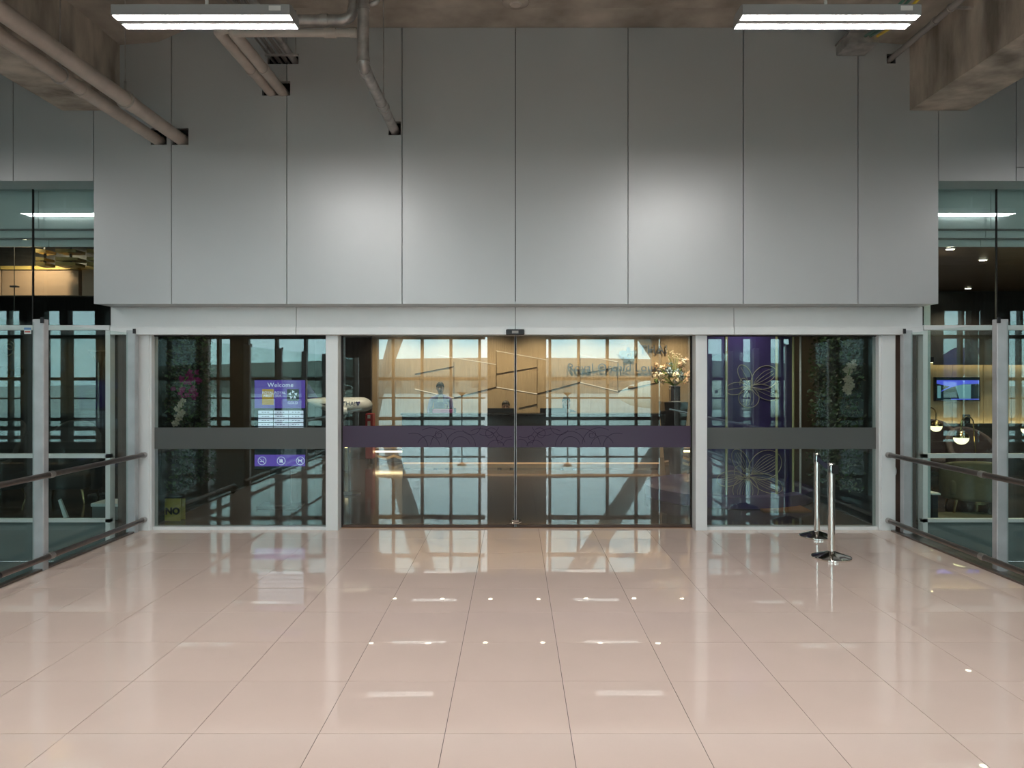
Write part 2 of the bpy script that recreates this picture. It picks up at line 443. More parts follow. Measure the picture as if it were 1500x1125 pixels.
# ---- fixed side windows
def fixed(n, a, b, lab):
    r = sroot('window_%d' % n, lab, ((a+b)/2, 8.18, 0))
    part(MB().box(a, b, 8.175, 8.187, .035, 2.165), 'pane', M['glass_fix'], r)
    part(MB().box(a, b, 8.171, 8.1735, .895, 1.134), 'film_band', M['film_grey'], r)
    part(MB().box(a, b, 8.13, 8.21, 0, .035), 'bottom_rail', M['alu'], r)
    part(MB().box(a, b, 8.16, 8.20, 2.150, 2.1615), 'top_gasket', M['steeldark'], r)
    return r
fixed(1, -4.018, -2.088, 'dark fixed glass panel left of the sliding doors with grey frosted band')
fixed(2, 2.126, 4.028, 'dark fixed glass panel right of the sliding doors with grey frosted band')

# ---- sliding leaves
def arc(cx, cz, r, a0, a1, n=14, k=1.0):
    return [(cx+r*math.cos(R(a0+(a1-a0)*i/n))*k, cz+r*math.sin(R(a0+(a1-a0)*i/n))) for i in range(n+1)]
def spiral(cx, cz, r0, r1, a0, a1, n=20):
    return [(cx+(r0+(r1-r0)*i/n)*math.cos(R(a0+(a1-a0)*i/n)), cz+(r0+(r1-r0)*i/n)*math.sin(R(a0+(a1-a0)*i/n))) for i in range(n+1)]
def sliding(n, s, lab):
    a, b = sorted((s*.012+.008, -1.953 if s < 0 else 1.998))
    y = 8.265
    r = sroot('door_%d' % n, lab, ((a+b)/2, y, 0))
    part(MB().box(a, b, y, y+.012, .03, 2.175), 'pane', M['glass_door'], r)
    part(MB().box(a, b, y-.004, y-.0015, .905, 1.147), 'film_band', M['film_purple'], r)
    part(MB().box(a, b, y-.015, y+.027, 0.005, .03), 'bottom_rail', M['brownwall'], r)
    e = b if s < 0 else a
    part(MB().box(min(e, e-s*.02)+.0, max(e, e-s*.02), y-.02, y+.03, .01, 2.175), 'meeting_stile', M['steel'], r)
    e2 = a if s < 0 else b
    part(MB().box(min(e2, e2-s*.014), max(e2, e2-s*.014), y-.016, y+.028, .01, 2.175), 'jamb_stile', M['steeldark'], r)
    zc = 1.026
    curves = [spiral(.28, zc+.03, .02, .075, 90, 500), spiral(.17, zc-.02, .015, .055, 250, -120), arc(.62, zc-.11, .17, 15, 178), arc(.62, zc-.11, .11, 10, 170),
              arc(.40, zc-.12, .21, 60, 172), arc(.75, zc-.12, .21, 8, 110), arc(.95, zc-.10, .20, 60, 175), arc(.98, zc-.12, .13, 20, 170),
              spiral(.86, zc+.02, .012, .05, 0, 420), arc(.33, zc+.16, .15, 200, 300), arc(.10, zc+.12, .13, 210, 330), arc(.50, zc+.13, .11, 190, 330),
              arc(.22, zc-.14, .10, 20, 170), arc(1.15, zc-.12, .16, 70, 176), arc(.06, zc-.11, .08, 0, 120)]
    for c in curves:
        c = [(x, z) for x, z in c if .91 < z < 1.142 and x > .03]
        if len(c) > 3:
            part(MB().tube([(s*x+.008, y-.0045, z) for x, z in c], .0024, 5, False), 'ornament_line', M['film_line'], r)
    return r
sliding(1, -1, 'left leaf of the glass sliding door with purple ornamental film band')
sliding(2, 1, 'right leaf of the glass sliding door with purple ornamental film band')
lk = thing('door_lock', 'small steel bottom lock where the two sliding door leaves meet', 'lock', (.008, 8.24, .03))
part(MB().bevbox(-.035, .050, 8.215, 8.243, .045, .095, .008), 'lock_body', M['chrome'], lk)
part(MB().tube([(-.055, 8.21, .055), (-.02, 8.205, .07), (.03, 8.205, .06), (.075, 8.21, .075)], .007, 8), 'lock_lever', M['chrome'], lk, True)
struct(MB().box(-1.95, 1.99, 8.22, 8.44, -.012, .004), 'trim_8', M['copper'], 'bronze threshold strip under the sliding doors')

# ---- side glazing left and right of the entrance
def facade(n, s, lab):
    e = 4.42 if s < 0 else 4.46
    j = [e, 5.265, 6.55, 7.85, 9.15, 10.45, 11.75, 13.05, 14.35, 15.65, XW]
    r = sroot('window_%d' % n, lab, (s*9.0, YH, -4.5))
    def B(a, b, y0, y1, z0, z1, nm, m):
        A, C = sorted((s*a, s*b)); return part(MB().box(A, C, y0, y1, z0, z1), nm, m, r)
    for a, b in zip(j, j[1:]):
        B(a+.006, b-.006, YH, YH+.012, 2.265, 3.75, 'upper_pane', M['glass_facade'])
        B(a-.006, a+.006, YH-.002, YH+.02, 2.265, 3.75, 'joint', M['steeldark'])
        B(a+.006, b-.006, YH+.03, YH+.042, .86, 2.21, 'middle_pane', M['glass_facade'])
        B(a+.006, b-.006, YH+.03, YH+.042, .15, .81, 'lower_pane', M['glass_facade'])
        B(a+.003, b-.003, YH+.02, YH+.05, -.32, .108, 'spandrel_panel', M['spandrel_low'])
        B(a+.003, b-.003, YH+.02, YH+.05, -.95, -.328, 'spandrel_panel', M['spandrel_low'])
        B(a+.003, b-.003, YH+.02, YH+.05, -4.5, -.958, 'spandrel_panel', M['spandrel_low'])
        B(a+.004, b-.004, YH+.10, YH+.13, 3.34, 3.80, 'spandrel_reflection_panel', M['spandrel'])
        B(a+.004, b-.004, YH+.19, YH+.22, 3.255, 3.335, 'spandrel_reflection_panel', M['spandrel'])  # stepped bands give shape to the ceiling steps reflected in the spandrel glass
        B(a+.004, b-.004, YH+.28, YH+.31, 3.17, 3.25, 'spandrel_reflection_panel', M['spandrel'])
    B(e, XW, YH-.02, YH+.06, 2.212, 2.262, 'transom', M['alu'])
    B(e, XW, YH+.0, YH+.06, .812, .858, 'transom', M['alu'])
    B(e, XW, YH+.0, YH+.06, .11, .148, 'transom', M['alu'])
    B(e, e+.05, YH+.0, YH+.10, -.32, 2.21, 'jamb', M['alu'])
    B(e, XW, YH+.13, YH+.19, 3.336, 3.346, 'reflected_step', M['greywall'])  # ledges stand in for the step lines of that reflection
    B(e, XW, YH+.22, YH+.28, 3.251, 3.261, 'reflected_step', M['greywall'])
    return r
facade(3, -1, 'floor to ceiling lounge glazing on the left of the entrance')
facade(4, 1, 'floor to ceiling lounge glazing on the right of the entrance')

# ---- enclosing walls of hall and lounge
struct(MB().box(-XW-.2, -XW, -8.8, 20, -6, ZC+.3), 'wall_left', M['greywall'], 'plain grey wall closing the hall on the left')
struct(MB().box(XW, XW+.2, -8.8, 20, -6, ZC+.3), 'wall_right', M['greywall'], 'plain grey wall closing the hall on the right')
struct(MB().box(-XW, XW, 19.8, 20, -.3, ZC), 'wall_rear_lounge', M['darkwall'], 'dark wall at the far end of the lounge')
struct(MB().box(-XW, -4.25, 8.4, 8.9, 3.36, 3.40).box(-XW, -4.25, 8.9, 19.8, 3.36, 3.40), 'ceiling_lounge_left', M['darkceil'], 'dark ceiling of the lounge left of the entrance')
struct(MB().box(4.25, XW, 8.32, 19.8, 3.17, 3.21), 'ceiling_lounge_right', M['brownceil'], 'walnut brown ceiling of the lounge right of the entrance')
struct(MB().box(-4.25, 4.25, 8.45, 19.8, 2.78, 2.82), 'ceiling_entry', M['darkceil'], 'dark ceiling of the lounge entrance')
struct(MB().box(-4.30, -4.17, 8.36, 19.8, -.01, 3.4), 'wall_entry_left', M['darkwall'], 'dark panelled side wall of the lounge entrance on the left')
struct(MB().box(4.17, 4.30, 8.36, 19.8, -.01, 3.4), 'wall_entry_right', M['darkwall'], 'dark panelled side wall of the lounge entrance on the right')

# ---- rear facade behind the camera: mullions, transoms, panes
YR = -8.1
rear = sroot('window_5', 'glazed facade of the concourse seen mirrored in the doors', (0, YR, 0))
mx = [1.18+.965*k for k in range(0, 19)]
for s in (-1, 1):
    for k, x in enumerate(mx):
        part(MB().box(s*x-.045, s*x+.045, YR-.10, YR+.10, -.3, ZC), 'mullion', M['mull'], rear)
        if k+1 < len(mx):
            A, B = sorted((s*x, s*mx[k+1]))
            part(MB().box(A+.045, B-.045, YR-.006, YR+.006, .0, ZC), 'pane', M['glass_rear'], rear)
for z, h in ((.02, .10), (.30, .11), (.99, .05), (1.63, .11), (3.02, .12), (4.3, .1)):
    for s in (-1, 1):
        A, B = sorted((s*1.0, s*XW)); part(MB().box(A, B, YR-.08, YR+.08, z-h/2, z+h/2), 'transom', M['mull'], rear)
seg = MB()
for a, b in ((-6.15, -4.72), (-9.35, -8.9), (-12.6, -10.1), (-XW, -17.0), (4.85, 6.35), (7.05, 7.5), (7.9, 8.4), (9.1, 13.9), (17.2, XW)): seg.box(a, b, YR+.12, YR+.42, 0, ZC)
seg.box(-17.0, -12.6, YR+.12, YR+.42, 3.85, ZC); seg.box(13.9, 17.2, YR+.12, YR+.42, 3.85, ZC)
for x in (-15.9, -14.6, -13.4, 14.9, 15.9): seg.box(x-.13, x+.13, YR+.12, YR+.42, 0, 3.85)
struct(seg, 'wall_concourse', M['colconc'], 'dark solid wall pieces between the concourse windows')
struct(MB().box(-XW, XW, YR-.5, YR+.15, 5.0, ZC).box(-XW, XW, YR-.5, YR-.1, -6, -.3), 'wall_front', M['greywall'], 'concrete edge of the concourse facade')
struct(MB().box(-XW, XW, -3.05, -3.0, -4.5, -.3), 'wall_below', M['greywall'], 'grey slab edge wall under the concourse')

# ================================================================== OBJECTS OF THE BRIDGE
# ---- glass wind screens with posts
def screen(s, lab):
    xa, xb = (4.13, 4.23) if s < 0 else (4.23, 4.33)
    r = thing('glass_screen', lab, 'glass screen', (s*(xa+xb)/2, 6.4, -.3))
    ys = [7.97-1.55*k for k in range(8)]
    for k, y in enumerate(ys):
        A, B = sorted((s*xa, s*xb))
        o = part(MB().bevbox(A, B, y, y+.075, -.3, 2.207, .006, 1), 'post', M['steel'], r)
        part(MB().box((A+B)/2-s*.045-.012, (A+B)/2-s*.045+.012, y-.02, y+.0, 2.17, 2.222), 'clip', M['black'], o)
        if k: part(MB().box(s*(xb-.02)-.008, s*(xb-.02)+.008, y+.09, ys[k-1]-.015, -.25, 2.18), 'pane', M['glass_screen'], r)
    A, B = sorted((s*(xb-.07), s*(xb+.02)))
    part(MB().box(A, B, ys[-1], 8.06, -.30, -.005), 'base_channel', M['rail'], r)
    A, B = sorted((s*4.14, s*4.20))
    part(MB().box(A, B, ys[-1], 8.06, .0005, .018), 'floor_edging', M['rail'], r)
    return r
screen(-1, 'glass screen between grey steel posts along the left side of the bridge')
screen(1, 'glass screen between grey steel posts along the right side of the bridge')
def handrail(s, z, lab, lower):
    x = s*(4.085 if s < 0 else 4.12)
    r = thing('handrail', lab, 'handrail', (x, 6.4, z-.03))
    yend = 5.9 if (lower and s < 0) else -2.9
    if lower and s < 0:
        part(MB().tube([(x, 8.05, z), (x, 5.78, z)], .025, 14), 'tube', M['rail'], r, True)
        part(MB().tube([(x, -2.9, z), (x, 5.30, z)], .025, 14), 'tube', M['rail'], r, True)
        part(MB().tube([(x, 5.80, z), (x, 5.73, z), (x, 5.68, z-.02), (x, 5.665, z-.055), (x, 5.68, z-.085), (x, 5.74, z-.09)], .03, 12), 'return_bend', M['black'], r, True)
    else:
        part(MB().tube([(x, 8.05, z), (x, yend, z)], .026, 14), 'tube', M['rail'], r, True)
    part(MB().tube([(x, 8.03, z), (x, 8.085, z)], .031, 16), 'end_ferrule', M['clamp'], r, True)
    for y in (6.45, 4.9, 3.35, 1.8, .25, -1.3):
        if lower and s < 0 and 5 < y < 5.6: continue
        part(MB().tube([(x, y-.03, z), (x, y+.03, z)], .031, 16), 'clamp_ring', M['clamp'], r, True)
        part(MB().box(min(x, s*(4.15 if s < 0 else 4.24)), max(x, s*(4.15 if s < 0 else 4.24)), y-.012, y+.012, z-.03, z-.01), 'bracket', M['clamp'], r)
    return r
handrail(-1, .84, 'upper bronze tube handrail along the left glass screen', False)
handrail(-1, .125, 'lower bronze tube rail near the floor along the left glass screen', True)
handrail(1, .84, 'upper bronze tube handrail along the right glass screen', False)
handrail(1, .115, 'lower bronze tube rail near the floor along the right glass screen', False)
st = thing('sticker', 'small blue and white sticker beside the top of the left screen post', 'sticker', (-4.25, 6.40, 2.02))
part(MB().box(PX(36, 6.4), PX(46, 6.4), 6.395, 6.398, PZ(489, 6.4), PZ(480, 6.4)), 'backing', M['white'], st)
part(MB().box(PX(36, 6.4), PX(46, 6.4), 6.393, 6.395, PZ(483, 6.4), PZ(480, 6.4)), 'blue_bar', M['sticker'], st)
part(MB().box(PX(37, 6.4), PX(45, 6.4), 6.393, 6.395, PZ(487, 6.4), PZ(485, 6.4)), 'red_print', M['stickred'], st)
sw = MB().lathe([(.001, -.012), (.02, -.012), (.026, -.004), (.026, 0)], (4.213, YP+.06, .64), 'x', 16)
solo(MB().sphere((4.215, YP+.03, .655), .05, 14, 10, (.25, .5, 1)), 'door_switch', M['white'], 'white oval switch on the right outer door post', 'switch', True)

# ---- ceiling lamps
def make_lamp():
    r = thing('ceiling_lamp', 'x', 'lamp', (0, 0, 0))
    L = .60
    hb = MB()
    hb.prism([(-.105, .0), (.105, .0), (.105, .07), (.06, .085), (-.06, .085), (-.105, .07)], -L, L, 'yz')
    o = part(hb, 'housing', M['lamphouse'], r)
    part(MB().box(L-.14, L-.06, -.108, -.105, .028, .060), 'type_label', M['white'], o)
    for y in (-.062, .062):
        d = MB().prism([(y-.034, .002), (y+.034, .002), (y+.034, -.0008), (y-.034, -.0008)], -L+.005, L-.005, 'yz')
        part(d, 'diffuser', M['tube'], r)
    part(MB().tube([(0, 0, .085), (0, 0, ZC-.03-4.13)], .012, 8), 'suspension_rod', M['white'], r)
    return r
lamp0 = make_lamp(); first = True
rows = [(5.02, 'in view, second row from the wall'), (3.05, ''), (.45, ''), (-2.6, ''), (-5.4, '')]
ordn = ['nearest the wall', 'second from the wall', 'third from the wall', 'fourth from the wall', 'fifth from the wall']
colsx = [(-2.11, 'left inner'), (2.13, 'right inner'), (-6.75, 'left outer'), (6.85, 'right outer')]
for k, (y, _) in enumerate(rows):
    for x, side in colsx:
        if abs(x) > 5 and k == 1: continue
        o = lamp0 if first else copy_tree(lamp0); first = False
        o.location = (x, y, 4.13)
        if k == 0: o['label'] = 'twin tube ceiling lamp hanging over the %s of the bridge' % {'left inner': 'left', 'right inner': 'right', 'left outer': 'far left, outside', 'right outer': 'far right, outside'}[side]
        else: o['label'] = 'twin tube ceiling lamp of the %s row, %s' % (side, ordn[k])
        o['group'] = 'twin tube ceiling lamps'

# ---- pipes and hangers
def collar(mb, p, axis, r, w=.02):
    p = Vector(p); a = Vector(axis).normalized(); return mb.tube([p-a*w, p+a*w], r, 16)
def pipe(name, lab, pts, r, m, couplings=(), cat='pipe', n=16):
    c = Vector(pts[0]); t = thing(name, lab, cat, tuple(c))
    part(MB().tube(pts, r, n), 'tube', m, t, True)
    for p, ax, rr, ww in couplings: part(collar(MB(), p, ax, rr, ww), 'coupling', m, t, True)
    return t
def elbow(p, d1, d2, r, n=6):
    """points of a quarter bend around corner p, coming along d1 and leaving along d2"""
    p = Vector(p); d1 = Vector(d1); d2 = Vector(d2)
    return [p-d1*r*(1-i/n)**2+d2*r*(i/n)**2 for i in range(n+1)]
zA = PZ(202, YW)
tA = pipe('water_pipe', 'thicker cream pipe running along the left beam, the nearer of two', [(-3.51, -3, zA), (-3.51, YW+.12, zA)], .066, M['pipe'],
     [((-3.51, 6.62, zA), (0, 1, 0), .076, .035), ((-3.51, 6.70, zA), (0, 1, 0), .071, .05)])
tB = pipe('water_pipe', 'thinner cream pipe beside the left beam, further from the door centre', [(-3.755, -3, zA-.01), (-3.755, YW+.12, zA-.01)], .058, M['pipe'],
     [((-3.755, 6.35, zA-.01), (0, 1, 0), .066, .03)])
def hanger(lab, x, y, z, r, rodx=None):
    t = thing('pipe_hanger', lab, 'hanger', (x, y, z))
    pts = [(x+(r+.004)*math.sin(R(a)), y, z+(r+.004)*math.cos(R(a))) for a in range(0, 361, 24)]
    part(MB().tube(pts, .008, 6, False), 'clevis_ring', M['galv'], t, True)
    part(MB().tube([(x, y, z+r), (x, y, z+r+.09)], .012, 6), 'swivel', M['galv'], t)
    part(MB().tube([(x, y, z+r+.08), (x, y, ZC-.03)], .005, 6), 'rod', M['galv'], t)
    return t
hanger('rod hanger with ring around the thicker left cream pipe', -3.51, 6.60, zA, .074)
hanger('rod hanger with ring around the thinner left cream pipe', -3.755, 6.05, zA-.01, .064)
zC2 = PZ(134, YW); xC, xD = PX(396, YW), PX(413, YW); yh = 6.25
pipe('drain_pipe', 'cream pipe dropping to the wall behind the left lamp, left of its pair',
     elbow((xC, yh, zC2), (-1, 0, 0), (0, 1, 0), .12)+[(xC, YW+.12, zC2)], .052, M['pipe'], [((xC, 7.12, zC2), (0, 1, 0), .058, .03)])
pipe('drain_pipe', 'cream pipe dropping to the wall behind the left lamp, right of its pair',
     elbow((xD, yh+.02, zC2), (-1, 0, 0), (0, 1, 0), .12)+[(xD, YW+.12, zC2)], .052, M['pipe'], [((xD, 7.10, zC2), (0, 1, 0), .058, .03)])
# vertical down pipe that turns to the wall
xV = PX(577, YW); zV = PZ(189, YW); yV = 6.11
pV = [(xV, yV, ZC-.03)]+elbow((xV, yV, zV), (0, 0, -1), (0, 1, 0), .05, 4)+[(xV, YW+.12, zV)]
pipe('down_pipe', 'grey galvanised pipe coming down from the ceiling and bending to the wall', pV, .049, M['galv'],
     [((xV, yV, 4.78), (0, 0, 1), .056, .02), ((xV, yV, zV+.05), (0, 0, 1), .056, .02), ((xV, yV+.10, zV), (0, 1, 0), .055, .05),
      ((xV, 6.95, zV), (0, 1, 0), .055, .03), ((xV, yV, 5.3), (0, 0, 1), .056, .025)])
hanger('rod hanger around the bent galvanised pipe', xV, 7.05, zV, .05)
yP2 = 6.25
zu, zl = PZ(30, yP2), PZ(46.5, yP2)
pipe('branch_pipe', 'upper shiny horizontal branch pipe between left lamp and down pipe',
     [(xC+.0, yP2, zu), (-1.52, yP2, zu)]+elbow((-1.37, yP2, zu), (1, 0, 0), (0, 0, 1), .14)+[(-1.37, yP2, ZC-.03)], .046, M['galv'],
     [((-1.62, yP2, zu), (1, 0, 0), .053, .03), ((-1.37, yP2, zu+.22), (0, 0, 1), .053, .03)])
pipe('branch_pipe', 'lower pale horizontal branch pipe between left lamp and down pipe',
     [(xD+.0, yP2+.02, zl), (-1.30, yP2+.02, zl)], .034, M['pipe'], [((-1.58, yP2+.02, zl), (1, 0, 0), .042, .05), ((-1.38, yP2+.02, zl), (1, 0, 0), .042, .03)])
pipe('riser_pipe', 'thin dark pipe rising beside the galvanised down pipe', [(xV+.11, yV+.1, ZC-.03)]+elbow((xV+.11, yV+.1, 4.86), (0, 0, -1), (-1, 0, 0), .08)+[(xV, yV+.1, 4.86)], .022, M['galv'])
# small pipe and conduits to the upper opening
pipe('small_pipe', 'thin steel pipe entering the small opening above the pipe pair', [(PX(430, YW), 4.6, PZ(87, YW)), (PX(430, YW), YW+.12, PZ(87, YW))], .036, M['galv'])
for k in range(5):
    x = PX(399+k*5.2, YW); z = PZ(88-(k % 2)*3, YW)
    solo(MB().tube([(x, 4.6, z), (x, YW+.12, z)], .011, 8), 'conduit', M['conduit'],
         ['leftmost', 'second from left', 'middle', 'second from right', 'rightmost'][k]+' thin conduit of the bundle behind the left lamp', 'conduit', True, 'conduits behind the left lamp')
tr = thing('conduit_support', 'small rod support holding the conduit bundle near the wall', 'support', (PX(408, 7.3), 7.3, 4.9))
part(MB().box(PX(388, 7.3), PX(436, 7.3), 7.29, 7.32, PZ(77, 7.3)-.03, PZ(77, 7.3)-.015), 'channel', M['galv'], tr)
for px in (391, 433): part(MB().tube([(PX(px, 7.3), 7.305, PZ(77, 7.3)-.015), (PX(px, 7.3), 7.305, ZC)], .005, 6), 'rod', M['galv'], tr)
# right: conduit and junction box
xR, zR = PX(1305, YW), PZ(86, YW)
pipe('conduit_pipe', 'grey conduit pipe running beside the right concrete beam', [(xR, -3, zR), (xR, YW+.12, zR)], .030, M['conduit'], [((xR, 6.85, zR), (0, 1, 0), .038, .015)])
hg = thing('conduit_clip', 'small clip fixing the conduit to the right beam', 'clip', (xR, 6.6, zR))
part(MB().box(xR+.025, 4.13, 6.59, 6.62, zR-.01, zR+.01), 'arm', M['galv'], hg)
part(MB().tube([(xR+.034*math.cos(R(a)), 6.605, zR+.034*math.sin(R(a))) for a in range(0, 361, 30)], .006, 6, False), 'ring', M['galv'], hg)
jb = thing('junction_duct', 'grey sheet metal duct box on the wall behind the right lamp', 'duct box', (3.5, 7.5, 5.055))
part(MB().box(3.36, 3.655, 7.35, 7.655, 5.055, 5.16), 'box', M['galv'], jb)
part(MB().box(3.345, 3.67, 7.34, 7.365, 5.16, 5.19), 'neck_plate', M['conduit'], jb)
part(MB().box(3.35, 3.665, 7.345, 7.66, 5.155, 5.168), 'flange', M['conduit'], jb)
for k, (m, off, t) in enumerate((('wire_g', 0, 'dark green cable beside the yellow one above the right lamp'), ('wire_y', .07, 'yellow cable above the right lamp'), ('wire_g', -.05, 'outer dark green cable above the right lamp'))):
    x = 3.62+off
    solo(MB().tube([(x-.05, 7.35, 5.12), (x-.12, 7.0, 5.02), (x-.24, 6.2, 4.93), (x-.26, 4.2, 4.95)], .014, 8), 'cable', M[m], t, 'cable', True)
# ceiling fitting, door sensor
cs = thing('ceiling_fitting', 'round flat ceiling fitting above the door centre', 'ceiling fitting', (.01, 7.13, ZC-.06))
part(MB().lathe([(.13, 0), (.13, -.01), (.11, -.022), (.07, -.024)], (.01, 7.08, ZC-.03), 'z', 24), 'rim', M['concrete'], cs, True)
part(MB().lathe([(.06, -.024), (.05, -.035), (.001, -.036)], (.01, 7.08, ZC-.03), 'z', 20), 'centre_disc', M['pipe'], cs, True)
sn = thing('door_sensor', 'small black motion sensor on the header above the door meeting line', 'sensor', (.01, YH-.02, 2.15))
part(MB().bevbox(-.095, .105, YH-.05, YH-.012, 2.155, 2.218, .01), 'body', M['black'], sn)
part(MB().box(-.03, .04, YH-.053, YH-.05, 2.172, 2.200), 'lens', M['conduit'], sn)

# ---- stanchions
def stanchion(lab, x, y):
    r = thing('queue_stanchion', lab, 'stanchion', (x, y, 0), 'polished queue stanchions')
    part(MB().lathe([(.172, .0), (.175, .004), (.175, .018), (.165, .024), (.06, .058), (.036, .066), (.034, .072)], (x, y, 0), 'z', 40), 'base', M['chromedark'], r, True)
    part(MB().lathe([(.1755, .001), (.179, .004), (.179, .017), (.1755, .021)], (x, y, 0), 'z', 40, False), 'base_rim', M['chrome'], r, True)
    part(MB().lathe([(.0315, .066), (.0315, .80)], (x, y, 0), 'z', 28), 'pole', M['chrome'], r, True)
    part(MB().lathe([(.0335, .80), (.0335, .885), (.030, .893), (.001, .894)], (x, y, 0), 'z', 28), 'belt_head', M['chrome'], r, True)
    return r
sa = stanchion('shiny belt stanchion nearer the camera in front of the right fixed glass', 2.965, 6.86)
sb = stanchion('shiny belt stanchion further back, close to the right fixed glass', 3.20, 7.76)
d = Vector((2.965-3.20, 6.86-7.76)); L = d.length; d /= L
def off(p, t, s=0): return (p[0]+d.x*t-d.y*s, p[1]+d.y*t+d.x*s)
a = off((3.20, 7.76), .034); b = off((3.20, 7.76), L-.034)
mb = MB(); n = Vector((-d.y, d.x))*.0015
for k in range(6):
    t0, t1 = k/6, (k+1)/6
    p0 = (a[0]+(b[0]-a[0])*t0, a[1]+(b[1]-a[1])*t0); p1 = (a[0]+(b[0]-a[0])*t1, a[1]+(b[1]-a[1])*t1)
    z0 = .872-.02*math.sin(math.pi*t0); z1 = .872-.02*math.sin(math.pi*t1)
    mb._add([(p0[0]-n.x, p0[1]-n.y, z0-.05), (p1[0]-n.x, p1[1]-n.y, z1-.05), (p1[0]+n.x, p1[1]+n.y, z1-.05), (p0[0]+n.x, p0[1]+n.y, z0-.05),
             (p0[0]-n.x, p0[1]-n.y, z0), (p1[0]-n.x, p1[1]-n.y, z1), (p1[0]+n.x, p1[1]+n.y, z1), (p0[0]+n.x, p0[1]+n.y, z0)],
            [(0,3,2,1),(4,5,6,7),(0,1,5,4),(1,2,6,5),(2,3,7,6),(3,0,4,7)])
part(mb, 'belt', M['navy'], sb, label='dark navy belt stretched between the two stanchions')
for r_, (x, y) in ((sa, (2.965, 6.86)), (sb, (3.20, 7.76))):
    part(MB().box(x-.012, x+.022, y-.040, y-.030, .80, .875), 'belt_slot', M['black'], r_)
part(MB().box(2.965+.030, 2.965+.062, 6.845, 6.875, .79, .87), 'belt_catch', M['black'], sa)

# ================================================================== LOUNGE ENTRANCE
YB = 15.5
wall_oak = struct(MB().box(-4.17, 4.17, YB, YB+.12, -.004, 2.78), 'wall_oak', M['oak'], 'golden oak veneer wall behind the reception desk')
def groove(p, q, m='groove', wd=.020):
    a = (PX(p[0], YB), PZ(p[1], YB)); b = (PX(q[0], YB), PZ(q[1], YB))
    v = Vector((b[0]-a[0], b[1]-a[1])).normalized(); n = Vector((-v.y, v.x))*wd/2
    part(MB().prism([(a[0]-n.x, a[1]-n.y), (b[0]-n.x, b[1]-n.y), (b[0]+n.x, b[1]+n.y), (a[0]+n.x, a[1]+n.y)], YB-.012, YB+.001), 'groove' if m == 'groove' else 'led_line', M[m], wall_oak)
for p, q in (((608, 548), (665, 537)), ((665, 583), (727, 567)), ((727, 548), (787, 538)), ((787, 577), (850, 560)), ((760, 598), (787, 592)), ((850, 548), (905, 538)), ((905, 573), (965, 560))):
    groove(p, q)
for p, q in (((727, 514), (800, 527)), ((640, 520), (727, 534)), ((727, 567), (787, 577)), ((850, 520), (905, 530)), ((850, 560), (905, 573)), ((608, 570), (665, 583))):
    groove(p, q, 'oakedge', .012)
for x, y0, y1 in ((727, 514, 567), (787, 527, 598), (850, 520, 560), (665, 530, 583), (905, 530, 573)):
    groove((x, y0), (x, y1), 'groove', .008)

# wall sign: lettering and emblem
YS = YB-.06
sg = thing('wall_sign', 'raised metal lounge sign with lettering and flower emblem on the oak wall', 'sign', (PX(900, YS), YS, 1.72))
text_part('THAI', .26, M['sign'], sg, PX(957, YS), YS, PZ(518, YS), depth=.012, spacing=1.05)
text_part('Royal Orchid Lounge', .245, M['sign'], sg, PX(906, YS), YS, PZ(544, YS), depth=.012, spacing=1.02)
ex, ez = PX(921, YS), PZ(520, YS)
for k, (ang, rr, sx) in enumerate(((20, .10, 1), (95, .09, .8), (165, .11, 1), (240, .10, .8), (310, .09, .9))):
    pts = []
    for i in range(20):
        t = 2*math.pi*i/20; pts.append((rr*(1+math.cos(t))*.95, rr*.62*math.sin(t)*sx))
    c, s_ = math.cos(R(ang)), math.sin(R(ang))
    part(MB().prism([(ex+x*c-z*s_, ez+x*s_+z*c) for x, z in pts], YS-.012+.001*k, YS+.012+.001*k), 'emblem_petal', M['sign' if k % 2 else 'bluegrey'], sg)
part(MB().tube([(ex+x, YS-.02, ez+z) for x, z in spiral(0, 0, .015, .06, 0, 420)], .008, 6), 'emblem_curl', M['signgold'], sg)

# reception desk
YD = 13.45
dk = thing('reception_desk', 'long black stone reception desk with glowing copper base line', 'desk', (.2, 13.8, 0))
xd0, xd1 = PX(588, YD), PX(968, YD)
part(MB().bevbox(xd0, xd1, YD+.06, YD+.16, .12, .99, .01, 1), 'front_panel', M['blackstone'], dk)
part(MB().bevbox(xd0-.02, xd1+.02, YD, YD+.34, .99, 1.03, .01, 1), 'counter_top', M['blackstone'], dk)
part(MB().box(xd0+.04, xd1-.04, YD+.09, YD+.13, .02, .12), 'plinth', M['copper'], dk)
part(MB().box(xd0+.02, xd1-.02, YD+.062, YD+.085, .095, .115), 'base_light', M['baseled'], dk)
for x in (xd0, xd1-.06): part(MB().box(x, x+.06, YD+.16, YD+.72, 0, .70), 'end_panel', M['blackstone'], dk)
part(MB().box(xd0+.06, xd1-.06, YD+.17, YD+.74, .70, .74), 'work_shelf', M['darkwall'], dk)
